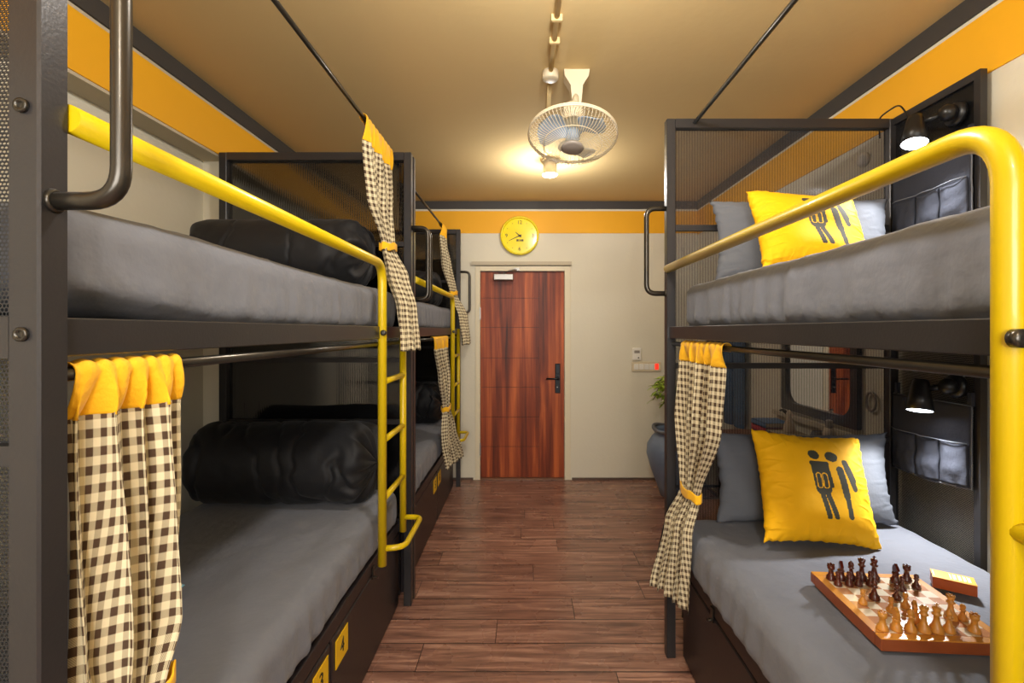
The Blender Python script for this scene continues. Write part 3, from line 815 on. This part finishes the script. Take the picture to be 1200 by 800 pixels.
# pillows of the right bunk
R_ = math.radians
pillow('bed_pillow', (1.165, 1.975, .655), .74, .37, .12, (R_(-11), 0, R_(-2)), 'grey pillow standing behind the yellow cushion on lower right bunk', 'grey pillows on the right bunk', 'pillow_grey', seed=2)
pillow('bed_pillow', (1.165, 1.985, 1.66), .74, .36, .12, (R_(-10), 0, R_(-3)), 'grey pillow standing behind the yellow cushion on upper right bunk', 'grey pillows on the right bunk', 'pillow_grey', seed=3)
pillow('printed_cushion', (1.096, 1.755, .662), .44, .415, .14, (R_(-23), R_(5), R_(2)), 'yellow cushion with two dark figures behind chess board on lower bunk', 'yellow cushions with printed figures', 'pillow_yellow', True, seed=4, cat='cushion')
pillow('printed_cushion', (1.098, 1.775, 1.675), .44, .365, .13, (R_(-26), R_(3), R_(2)), 'yellow cushion with two dark figures on upper right bunk', 'yellow cushions with printed figures', 'pillow_yellow', True, seed=5, cat='cushion')

# curtains
curtain('checked curtain hanging low at the near left bunk post', [
    (1.418, -.625, .65, -.625, .848, .012), (1.34, -.628, .65, -.612, .848, .015), (1.15, -.624, .65, -.60, .845, .019), (.98, -.618, .65, -.595, .835, .020),
    (.87, -.61, .67, -.60, .80, .012), (.74, -.60, .66, -.60, .83, .016), (.42, -.60, .66, -.60, .86, .018)], 1.335, .87, 4, .95, 1, 'checked curtains with yellow headers')
curtain('tall checked curtain tied at upper far end of near left bunk', [
    (2.400, -.70, 2.07, -.70, 2.475, .014), (2.28, -.695, 2.08, -.695, 2.465, .016), (2.05, -.69, 2.14, -.68, 2.44, .018),
    (1.86, -.675, 2.27, -.655, 2.38, .014), (1.72, -.640, 2.20, -.575, 2.38, .014), (1.56, -.575, 2.14, -.535, 2.38, .012), (1.36, -.54, 2.10, -.52, 2.38, .012)], 2.285, 1.86, 5, 1.2, 2, 'checked curtains with yellow headers')
curtain('checked curtain tied at upper far end of bunk beside the door', [
    (2.400, -.73, 4.14, -.73, 4.395, .014), (2.28, -.73, 4.14, -.72, 4.39, .015), (2.05, -.72, 4.18, -.69, 4.40, .016),
    (1.79, -.66, 4.25, -.63, 4.36, .013), (1.58, -.57, 4.16, -.53, 4.36, .012), (1.33, -.53, 4.08, -.50, 4.36, .012)], 2.285, 1.79, 5, 1.1, 3, 'checked curtains with yellow headers')
curtain('checked curtain tied low in front of the bunk beside the door', [
    (1.418, -.625, 3.22, -.625, 3.80, .015), (1.33, -.62, 3.24, -.62, 3.80, .018), (1.1, -.61, 3.38, -.61, 3.82, .02),
    (.87, -.60, 3.56, -.60, 3.72, .016), (.7, -.60, 3.54, -.57, 3.86, .018), (.40, -.60, 3.60, -.53, 4.02, .02)], 1.325, .87, 5, 1.2, 4, 'checked curtains with yellow headers')
curtain('checked curtain tied low at far post of the right bunk', [
    (1.418, .66, 1.56, .66, 1.98, .013), (1.335, .655, 1.57, .655, 1.98, .015), (1.1, .66, 1.62, .65, 2.0, .016),
    (.815, .665, 1.83, .655, 1.97, .011), (.66, .635, 1.84, .61, 2.02, .014), (.345, .645, 1.88, .56, 2.09, .016)], 1.335, .815, 5, 1.2, 5, 'checked curtains with yellow headers', -1)

# ------------------------------------------------------------ reading lamps and organizers on the right bunk
def reading_lamp(x, y, z, label):
    root = thing('reading_lamp', (1.635, y+.02, z+.06), label, 'lamp', 'reading lamps on the right bunk')
    xw = 1.634
    MB().lathe([(.045, 0), (.045, .012), (.038, .02), (.01, .024)], 28, (xw, y-.035, z+.10), Matrix.Rotation(-PI/2, 3, 'Y')).build('lamp_base', 'black_plastic', root)
    MB().lathe([(.01, -.03), (.026, -.018), (.031, 0), (.026, .018), (.01, .03)], 24, (xw-.045, y-.045, z+.10)).build('swivel_joint', 'black_plastic', root)
    MB().tube([(xw-.05, y-.04, z+.10), (x+.03, y, z+.085)], .011, 12).build('lamp_arm', 'black_plastic', root)
    ax = Vector((-.22, -.22, -1)).normalized()
    u = Vector((1, 0, 0)); u = (u-ax*u.dot(ax)).normalized(); v = ax.cross(u); LM = Matrix((u, v, ax)).transposed()
    c = Vector((x, y, z))
    MB().lathe([(.006, -.125), (.024, -.122), (.03, -.10), (.036, -.06), (.045, 0), (.043, 0), (.034, -.058), (.02, -.1)], 32, c, LM, cap=False).build('lamp_shade', 'black_plastic', root)
    MB().lathe([(.0425, -.006), (.04, -.002), (.003, 0)], 32, c, LM).build('lamp_disc', 'bulb_cool', root)
    d = bpy.data.lights.new('reading_spot', 'SPOT'); d.energy = 28; d.spot_size = math.radians(118); d.spot_blend = .7; d.color = (.96, .98, 1); d.shadow_soft_size = .035
    l = bpy.data.objects.new('reading_spot', d); COL.objects.link(l); l.parent = root
    l.location = c+ax*.012-Vector(root.location); l.rotation_euler = ax.to_track_quat('-Z', 'Y').to_euler()
reading_lamp(1.50, 1.84, 2.172, 'lit black reading lamp over the upper right bunk')
reading_lamp(1.52, 1.84, 1.145, 'lit black reading lamp over the lower right bunk')
lp = thing('lamp_cable', (1.6, 2.1, 2.39), 'thin black cable looping over top frame of right bunk', 'cable')
MB().tube([(1.60, 1.98, 2.28), (1.60, 2.0, 2.36), (1.60, 2.04, 2.42), (1.605, 2.10, 2.425), (1.61, 2.175, 2.42), (1.62, 2.18, 2.33)], .0035, 8, fillet=.03).build('cable_loop', 'black_plastic', lp)

def organizer(zt, label):
    root = thing('bed_organizer', (1.63, 1.93, zt), label, 'organizer', 'cloth organizers hung on the right bunk side panel')
    ya, yb, xw = 1.735, 2.105, 1.628
    def f(u, v):
        y = ya+(yb-ya)*u; z = zt-.30*v-.012*math.sin(u*PI)*(v) - .02*u*v
        return Vector((xw-.004-.006*abs(noise.noise(Vector((u*3, v*3, zt)))), y, z))
    B = MB(); B.grid(30, 24, f); o = B.build('backing', 'organizer', root); md = o.modifiers.new('s', 'SOLIDIFY'); md.thickness = .004
    for k_, (u0, u1) in enumerate(((.02, .33), (.35, .64), (.66, .98))):
        def fpk(u, v, u0=u0, u1=u1, k_=k_):
            p = f(u0+(u1-u0)*u, .46+.52*v); bul = .014*math.sin(u*PI)**.7*(.35+.65*(1-(2*v-.9)**2 if abs(2*v-.9) < 1 else 0))
            return p+Vector((-.006-bul+.005*noise.noise(Vector((u*4+k_, v*4, 1))), 0, .008*math.sin(u*PI)*(1-v)*-1))
        B = MB(); B.grid(18, 16, fpk); o = B.build('pocket', 'organizer', root); md = o.modifiers.new('s', 'SOLIDIFY'); md.thickness = .003
    B = MB(); B.tube([f(0, 0), f(.5, 0), f(1, 0)], .004, 6); B.tube([f(0, 1), f(.5, 1), f(1, 1)], .004, 6); B.tube([f(0, i/8) for i in range(9)], .003, 6); B.tube([f(.02+.96*i/8, .455)+Vector((-.012-.02*abs(math.sin(i/8*3*PI)), 0, 0)) for i in range(9)], .002, 6)
    B.build('piping', 'organizer_trim', root)
    for u in (.02, .95):
        p = f(u, 0); MB().box(p.x-.003, p.x+.01, p.y-.008, p.y+.008, p.z, p.z+.05).build('hanging_strap', 'organizer', root)
organizer(2.155, 'dark cloth pocket organizer behind upper reading lamp')
organizer(1.178, 'dark cloth pocket organizer behind lower reading lamp')

# ------------------------------------------------------------ chess
BC = Vector((1.060, 1.352, .0)); ZB = .652; BRZ = R_(-4)
root = thing('chess_board', (BC.x, BC.y, ZB), 'glossy wooden chess board lying on the lower right mattress', 'chess board', rz=BRZ)
h = .168; hx = .157; S4 = .0355*4; S3 = .0335*4
def lbuild(b, name, m, root):
    o = b.build(name, m); o.parent = root; return o
b = MB()
b.box(-hx, hx, -h, -S4, 0, .0325, .002).box(-hx, hx, S4, h, 0, .0325, .002).box(-hx, -S3, -S4, S4, 0, .0325).box(S3, hx, -S4, S4, 0, .0325)
for f in b.bm.faces: f.material_index = 0 if f.normal.z > .5 or f.calc_center_median().z > .032 else 1
lbuild(b, 'board_border', ['board_edge', 'board_side'], root)
b = MB().box(-S3, S3, -S4, S4, .002, .0323); lbuild(b, 'playing_surface', 'squares', root)
ZP = ZB+.0328
def piece_profile(kind):
    if kind == 'pawn': H, R = .042, .0105; pr = [(1, 0), (1, .08), (.92, .14), (.95, .2), (.6, .3), (.42, .42), (.36, .58), (.58, .61), (.58, .65), (.34, .68), (.5, .74), (.58, .83), (.5, .93), (.2, 1)]
    elif kind == 'rook': H, R = .044, .0125; pr = [(1, 0), (1, .09), (.88, .15), (.9, .22), (.6, .32), (.5, .5), (.48, .68), (.7, .73), (.74, .8), (.74, 1), (.52, 1), (.52, .9), (.05, .9)]
    elif kind == 'knight': H, R = .030, .0128; pr = [(1, 0), (1, .12), (.9, .2), (.92, .32), (.65, .5), (.55, .8), (.7, .9), (.6, 1)]
    elif kind == 'bishop': H, R = .058, .0128; pr = [(1, 0), (1, .07), (.88, .12), (.9, .18), (.55, .28), (.4, .42), (.33, .58), (.6, .61), (.6, .64), (.36, .67), (.5, .73), (.56, .8), (.42, .9), (.14, .96), (.18, .98), (.05, 1)]
    elif kind == 'queen': H, R = .066, .0140; pr = [(1, 0), (1, .06), (.9, .1), (.94, .17), (.6, .27), (.42, .42), (.36, .62), (.62, .65), (.64, .69), (.4, .72), (.5, .82), (.66, .92), (.5, .93), (.3, .94), (.2, .97), (.2, .99), (.05, 1)]
    else: H, R = .070, .0142; pr = [(1, 0), (1, .06), (.9, .1), (.94, .17), (.6, .27), (.44, .42), (.38, .6), (.64, .63), (.66, .67), (.42, .7), (.5, .78), (.62, .87), (.5, .9), (.2, .92), (.12, .93)]
    return H, [(r*R*1.13, z*H) for r, z in pr]
def piece_mesh(kind, mname):
    b = MB(); H, pr = piece_profile(kind); b.lathe(pr, 20)
    if kind == 'rook':
        for i in range(5):
            a = 2*PI*i/5; b.box(math.cos(a)*.0079-.0022, math.cos(a)*.0079+.0022, math.sin(a)*.0079-.0022, math.sin(a)*.0079+.0022, H-.001, H+.0028)
    if kind == 'knight':
        pts = [(-.008, .028), (.008, .028), (.0065, .036), (.0085, .040), (.0135, .0385), (.0145, .043), (.008, .0505), (.003, .054), (.001, .0575), (-.001, .054), (-.007, .049), (-.0095, .040)]
        b.prism(pts, -.0042, .0042, Matrix(((1, 0, 0), (0, 0, -1), (0, 1, 0))))
    if kind == 'king':
        b.box(-.0014, .0014, -.0014, .0014, H*.92, H*1.06).box(-.0045, .0045, -.0014, .0014, H*.985, H*1.02)
    if kind == 'queen':
        for i in range(7):
            a = 2*PI*i/7; b.lathe([(.0004, 0), (.0018, .002), (.0004, .0045)], 8, (math.cos(a)*.0086, math.sin(a)*.0086, H*.915))
    bmesh.ops.recalc_face_normals(b.bm, faces=b.bm.faces); me = bpy.data.meshes.new('chess_'+kind); b.bm.to_mesh(me); b.bm.free(); me.materials.append(M[mname]); return me
PM = {}
def piece(kind, dark, x, y, label, rz=0):
    key = (kind, dark)
    if key not in PM: PM[key] = piece_mesh(kind, 'dark_piece' if dark else 'light_wood')
    o = bpy.data.objects.new('chess_'+kind, PM[key]); COL.objects.link(o); o.location = (x, y, ZP); o.rotation_euler = (0, 0, rz)
    tag(o, label, 'chess piece', ('dark' if dark else 'light')+' wooden chess pieces')
for k_, x, y, lab in [
    ('rook', .949, 1.481, 'dark rook at left end of the far rank of pieces'),
    ('knight', .979, 1.480, 'dark knight beside the leftmost dark rook'),
    ('bishop', 1.010, 1.479, 'dark bishop standing between the dark knight and the dark queen'),
    ('queen', 1.042, 1.478, 'dark queen in the far rank, left of the dark king'),
    ('king', 1.079, 1.476, 'dark king, tallest piece in the far rank'),
    ('knight', 1.134, 1.462, 'dark knight standing alone right of the dark king'),
    ('rook', 1.178, 1.474, 'dark rook at right end of the far rank'),
    ('pawn', .947, 1.445, 'leftmost dark pawn, in front of the far left rook and knight'),
    ('pawn', .981, 1.445, 'dark pawn in front of the dark bishop'),
    ('pawn', 1.009, 1.445, 'dark pawn in front of the dark queen'),
    ('pawn', 1.046, 1.446, 'dark pawn in front of the dark king'),
    ('bishop', 1.003, 1.371, 'dark bishop advanced to the middle of the board'),
    ('pawn', 1.118, 1.416, 'dark pawn in front of the lone dark knight'),
    ('pawn', 1.068, 1.372, 'dark pawn farthest forward at the middle of the board'),
    ('pawn', 1.171, 1.429, 'rightmost dark pawn near the card box')]:
    piece(k_, True, x, y, lab, random.uniform(-.5, .5)-PI/2*(k_ == 'knight'))
for k_, x, y, lab in [
    ('pawn', .953, 1.347, 'light pawn at the left, farthest advanced of the light pieces'),
    ('pawn', 1.058, 1.328, 'light pawn at the centre facing the advanced dark pawn'),
    ('pawn', 1.003, 1.309, 'light pawn behind the near left rook and knight'),
    ('rook', .922, 1.232, 'light rook at the near left corner of the board'),
    ('knight', .956, 1.230, 'light knight beside the near left light rook'),
    ('bishop', .990, 1.226, 'light bishop between the light knight and the light queen'),
    ('knight', 1.030, 1.262, 'light knight standing just behind the light bishop'),
    ('queen', 1.022, 1.224, 'light queen in the nearest rank'),
    ('king', 1.053, 1.222, 'light king in the nearest rank beside the light queen'),
    ('bishop', 1.086, 1.223, 'light bishop right of the light king'),
    ('queen', 1.139, 1.278, 'tall light piece standing out behind the right light bishop'),
    ('pawn', 1.166, 1.272, 'light pawn between the tall light piece and the right rook'),
    ('rook', 1.150, 1.222, 'light rook at the near right of the board')]:
    piece(k_, False, x, y, lab, random.uniform(-.5, .5)+PI/2*(k_ == 'knight'))

root = thing('card_box', (1.335, 1.49, .652), 'small yellow and orange card box beside the chess board', 'box', rz=R_(-34))
b = MB().box(-.052, .052, -.03, .03, 0, .033, .0015)
lbuild(b, 'box_body', 'card_side', root)
b = MB().box(-.052, .052, -.03, .03, .0332, .0342); b.mi = 1
for i, (x0, w_) in enumerate(((-.048, .003), (-.008, .004), (.0, .008), (.012, .008), (.024, .007), (.034, .008))):
    b.box(x0, x0+w_*.3, -.018, .022, .0342, .0345); b.box(x0+w_*.5, x0+w_*.9, -.014, .02, .0342, .0345)
lbuild(b, 'box_lid', ['card_top', 'white_ink'], root)

# small box on the lower left mattress, behind the curtain
root = thing('small_carton', (-1.06, 1.40, .648), 'small pale carton with blue flap on lower left mattress', 'box')
lbuild(MB().box(-.045, .035, -.03, .03, 0, .05, .001), 'carton_body', 'paper', root)
lbuild(MB().box(-.04, .04, .0, .035, .052, .0535, rot=((0, 0, .05), Matrix.Rotation(.25, 3, 'Y'))), 'carton_flap', 'cyan', root)
root = thing('charger_cable', (-1.70, 1.9, .8), 'thin black cable hanging down the left wall behind curtain', 'cable')
MB().tube([(-1.735, 2.06, 1.0), (-1.73, 2.05, .82), (-1.72, 2.10, .7), (-1.735, 2.16, .5), (-1.735, 2.2, .2), (-1.735, 2.2, .0)], .004, 8, fillet=.06).build('cable_cord', 'black_plastic', root)

# ------------------------------------------------------------ corner behind the right bunk
root = thing('desk', (1.44, 2.95, 0), 'brown wooden desk against right wall behind the bunk', 'desk')
MB().box(1.27, 1.672, 2.42, 3.22, .76, .79, .003).build('desk_top', 'desk_wood', root)
for x in (1.30, 1.64):
    for y in (2.46, 3.18): MB().box(x-.018, x+.018, y-.018, y+.018, 0, .76).build('leg', 'black_metal', root)
MB().box(1.29, 1.305, 2.48, 3.16, .66, .76).build('apron', 'desk_wood', root)
# chair
root = thing('cane_chair', (1.05, 2.65, 0), 'black framed chair with woven cane seat beside the desk', 'chair')
MB().box(.87, 1.16, 2.46, 2.84, .435, .455, .006).build('seat', 'wicker', root)
b = MB()
b.tube([(.865, 2.45, .445), (1.165, 2.45, .445), (1.165, 2.85, .445), (.865, 2.85, .445)], .013, 10, closed=True); b.build('seat_frame', 'black_metal', root)
for (xa, ya, xb, yb) in ((.87, 2.83, .79, 2.90), (.87, 2.47, .80, 2.41), (1.16, 2.83, 1.22, 2.89), (1.16, 2.47, 1.22, 2.41)):
    MB().tube([(xa, ya, .445), (xb, yb, .008)], [.016, .010], 10).build('leg', 'black_metal', root)
b = MB().tube([(.87, 2.47, .45), (.84, 2.48, .8), (.84, 2.82, .8), (.87, 2.83, .45)], .011, 10, fillet=.06); b.build('backrest', 'black_metal', root)
MB().tube([(.87, 2.84, .53), (1.16, 2.84, .53)], .009, 8).build('arm_rail', 'black_metal', root)

# pot with plant
px_, py_ = 1.345, 4.2
root = thing('potted_plant', (px_, py_, 0), 'large blue grey urn with leafy plant in far right corner', 'plant')
prof = [(.13, 0), (.15, .01), (.18, .1), (.235, .25), (.268, .37), (.262, .45), (.22, .52), (.195, .545), (.205, .57), (.222, .585), (.215, .6), (.192, .59), (.175, .555), (.19, .5), (.02, .49)]
b = MB().lathe(prof, 48, (px_, py_, 0)); b.build('pot', 'pot', root)
b = MB().tube([(px_+.207*math.cos(a), py_+.207*math.sin(a), .592+.012*math.sin(a*3)) for a in [2*PI*i/40 for i in range(40)]], .017, 10, closed=True); b.build('rim', 'vase_grey', root)
MB().lathe([(.18, .5), (.18, .515), (.01, .52)], 24, (px_, py_, 0)).build('soil', 'soil', root)
B = MB(); bst = MB(); rnd = random.Random(5)
for k_ in range(16):
    a = PI+rnd.uniform(-1.9, 1.9); reach = rnd.uniform(.12, .27); zt_ = rnd.uniform(.85, 1.12)
    if math.sin(a)*reach > .2: continue
    pts = []
    for i in range(9):
        t = i/8; droop = -.25*max(0, t-.6)**1.2*rnd.uniform(.8, 1.3)
        pts.append(Vector((px_+math.cos(a)*reach*t**1.3, py_+math.sin(a)*reach*t**1.3*.8, .5+(zt_-.5)*math.sin(t*PI*.55)+droop)))
    bst.tube(pts, .0035, 6)
    for i in range(2, 9):
        for q in range(3):
            p = pts[i]; la = rnd.uniform(0, 2*PI); d = Vector((math.cos(la), math.sin(la)*.8, rnd.uniform(-.7, .25))).normalized(); Ln = rnd.uniform(.045, .085); wd = Ln*.24
            sdv = d.cross(Vector((0, 0, 1))).normalized()
            def lf(u, v): 
                ww = math.sin(min(1, u*1.02)*PI)**.8*wd; return p+d*Ln*u+sdv*(v-.5)*2*ww+Vector((0, 0, -.25*Ln*u*u+abs(v-.5)*.008))
            B.grid(5, 2, lf)
bst.build('stems', 'stem', root); B.build('foliage', 'leaf', root)

# hanging trousers on the right wall
def trousers(ya, yb, zt, zb, m, label, seed):
    root = thing('hanging_trousers', (XR-.05, (ya+yb)/2, zt), label, 'trousers', 'trousers hung on the right wall')
    for k_ in range(2):
        y0 = ya+(yb-ya)*(.02+.5*k_); y1 = y0+(yb-ya)*.5
        def f(u, v, y0=y0, y1=y1, k_=k_):
            a = u*2*PI; wid = (y1-y0)/2*(1-.12*v); c = (y0+y1)/2; dep = .034*(1-.2*v)
            w_ = 1+.14*noise.noise(Vector((math.cos(a)*1.5+seed, v*5, math.sin(a)*1.5+k_)))
            return Vector((XR-.055-math.sin(a)*dep*w_-.012*k_, c+math.cos(a)*wid*w_, zt-(zt-zb)*v))
        B = MB(); B.grid(28, 40, f, close_u=True); B.build('trouser_leg', m, root)
    MB().box(XR-.095, XR-.02, ya, yb, zt-.02, zt+.05, .012, seg=3).build('waistband', m, root)
    MB().tube([(XR-.05, (ya+yb)/2, zt+.03), (XR-.05, (ya+yb)/2, zt+.09), (XR-.002, (ya+yb)/2, zt+.09)], .006, 8).build('hook', 'black_metal', root)
trousers(3.55, 3.86, 1.66, .72, 'denim', 'blue jeans hanging on right wall behind the bunk', 2)
trousers(3.93, 4.22, 1.62, .80, 'dark_denim', 'dark trousers hanging on right wall left of the jeans', 5)

# mirror
root = thing('wall_mirror', (XR, 2.72, 1.35), 'rectangular mirror with black rounded frame on right wall', 'mirror')
ya, yb, za, zb = 2.385, 3.09, .955, 1.68
def rr(y0, y1, z0, z1, r, n=8):
    out = []
    for (cy, cz_, a0) in ((y1-r, z1-r, 0), (y0+r, z1-r, PI/2), (y0+r, z0+r, PI), (y1-r, z0+r, 3*PI/2)):
        for i in range(n+1): a = a0+PI/2*i/n; out.append((cy+r*math.cos(a), cz_+r*math.sin(a)))
    return out
O_ = rr(ya, yb, za, zb, .012); I_ = rr(ya+.05, yb-.05, za+.05, zb-.05, .09)
b = MB(); n_ = len(O_)
def ringv(P_, x): return [b.bm.verts.new((x, p[0], p[1])) for p in P_]
o0, i0, o1, i1 = ringv(O_, XR-.002), ringv(I_, XR-.002), ringv(O_, XR-.028), ringv(I_, XR-.028)
for i in range(n_):
    j = (i+1) % n_
    for q in ((o0, i0), (i0, i1), (i1, o1), (o1, o0)): b.bm.faces.new((q[0][i], q[0][j], q[1][j], q[1][i]))
b.build('mirror_frame', 'black_metal', root)
MB().box(XR-.012, XR-.006, ya+.03, yb-.03, za+.03, zb-.03).build('mirror_glass', 'mirror', root)
# shelf ledge under the mirror
struct(MB().box(XR-.03, XR, 2.2, 3.2, .9, .93, .002).build('trim_13', 'soffit'), 'thin ledge below the mirror')

# books and ornaments
def book(x0, x1, y0, y1, z, t, m, label):
    root = thing('book', ((x0+x1)/2, (y0+y1)/2, z), label, 'book', 'books lying on the desk')
    b = MB().box(x0, x1, y0, y1, z+.0002, z+.003).box(x0, x1, y0, y1, z+t-.003, z+t-.0002).box(x0, x0+.003, y0, y1, z+.0002, z+t-.0002); b.build('cover', m, root)
    MB().box(x0+.003, x1-.004, y0+.004, y1-.004, z+.003, z+t-.003).build('pages', 'paper', root)
zz_ = .791
for t, m, lab in ((.034, 'book_pink', 'pink book at the bottom of the pile on the desk'), (.036, 'book_red', 'red book in the middle of the pile on the desk'), (.03, 'book_blue', 'blue book on top of the pile on the desk')):
    book(1.46, 1.62, 2.90, 3.08, zz_, t, m, lab); zz_ += t+.0005
zz_ = .791
for t, lab in ((.035, 'lower cream book near the mirror end of the desk'), (.032, 'upper cream book near the mirror end of the desk')):
    book(1.45, 1.62, 2.68, 2.86, zz_, t, 'book_cream', lab); zz_ += t+.0005
root = thing('striped_ornament', (1.58, 2.86, zz_), 'small striped ornament standing on the cream books', 'ornament')
lbuild(MB().lathe([(.03, 0), (.034, .01), (.026, .05), (.012, .09), (.018, .11), (.004, .13)], 20, (-.03, -.06, 0)), 'body', 'paper', root)
lbuild(MB().tube([(-.03, -.06, .10), (-.05, -.03, .125), (-.06, -.01, .12)], [.012, .009, .005], 10), 'head', 'ink', root)
root = thing('cone_vase', (1.57, 2.56, .791), 'grey cone shaped vase on the desk', 'vase')
lbuild(MB().lathe([(.062, 0), (.06, .02), (.045, .08), (.03, .12), (.026, .125), (.024, .12)], 28), 'vase_body', 'vase_grey', root)
root = thing('patterned_jar', (1.56, 2.48, .791), 'small patterned jar with pale lid at near end of desk', 'jar')
lbuild(MB().lathe([(.026, 0), (.03, .02), (.03, .14), (.02, .165)], 20, (0, -.03, 0)), 'jar_body', 'paper', root)
lbuild(MB().box(-.014, .014, -.044, -.016, .165, .205, .004), 'jar_lid', 'grey_plastic', root)
o = MB().lathe([(.035, 0), (.035, .012), (.028, .022), (.004, .025)], 24, (XR, 2.37, 2.30), Matrix.Rotation(-PI/2, 3, 'Y')).build('wall_puck', 'white_plastic')
tag(o, 'small round white fitting on right wall behind upper sheet', 'wall fitting')
o = MB().tube([(XR-.012, 2.31+.032*math.cos(a), 1.11+.045*math.sin(a)) for a in [2*PI*i/24 for i in range(24)]], .006, 8, closed=True).build('wall_ring', 'grey_plastic')
tag(o, 'grey ring fitting on right wall beside the mirror', 'wall fitting')
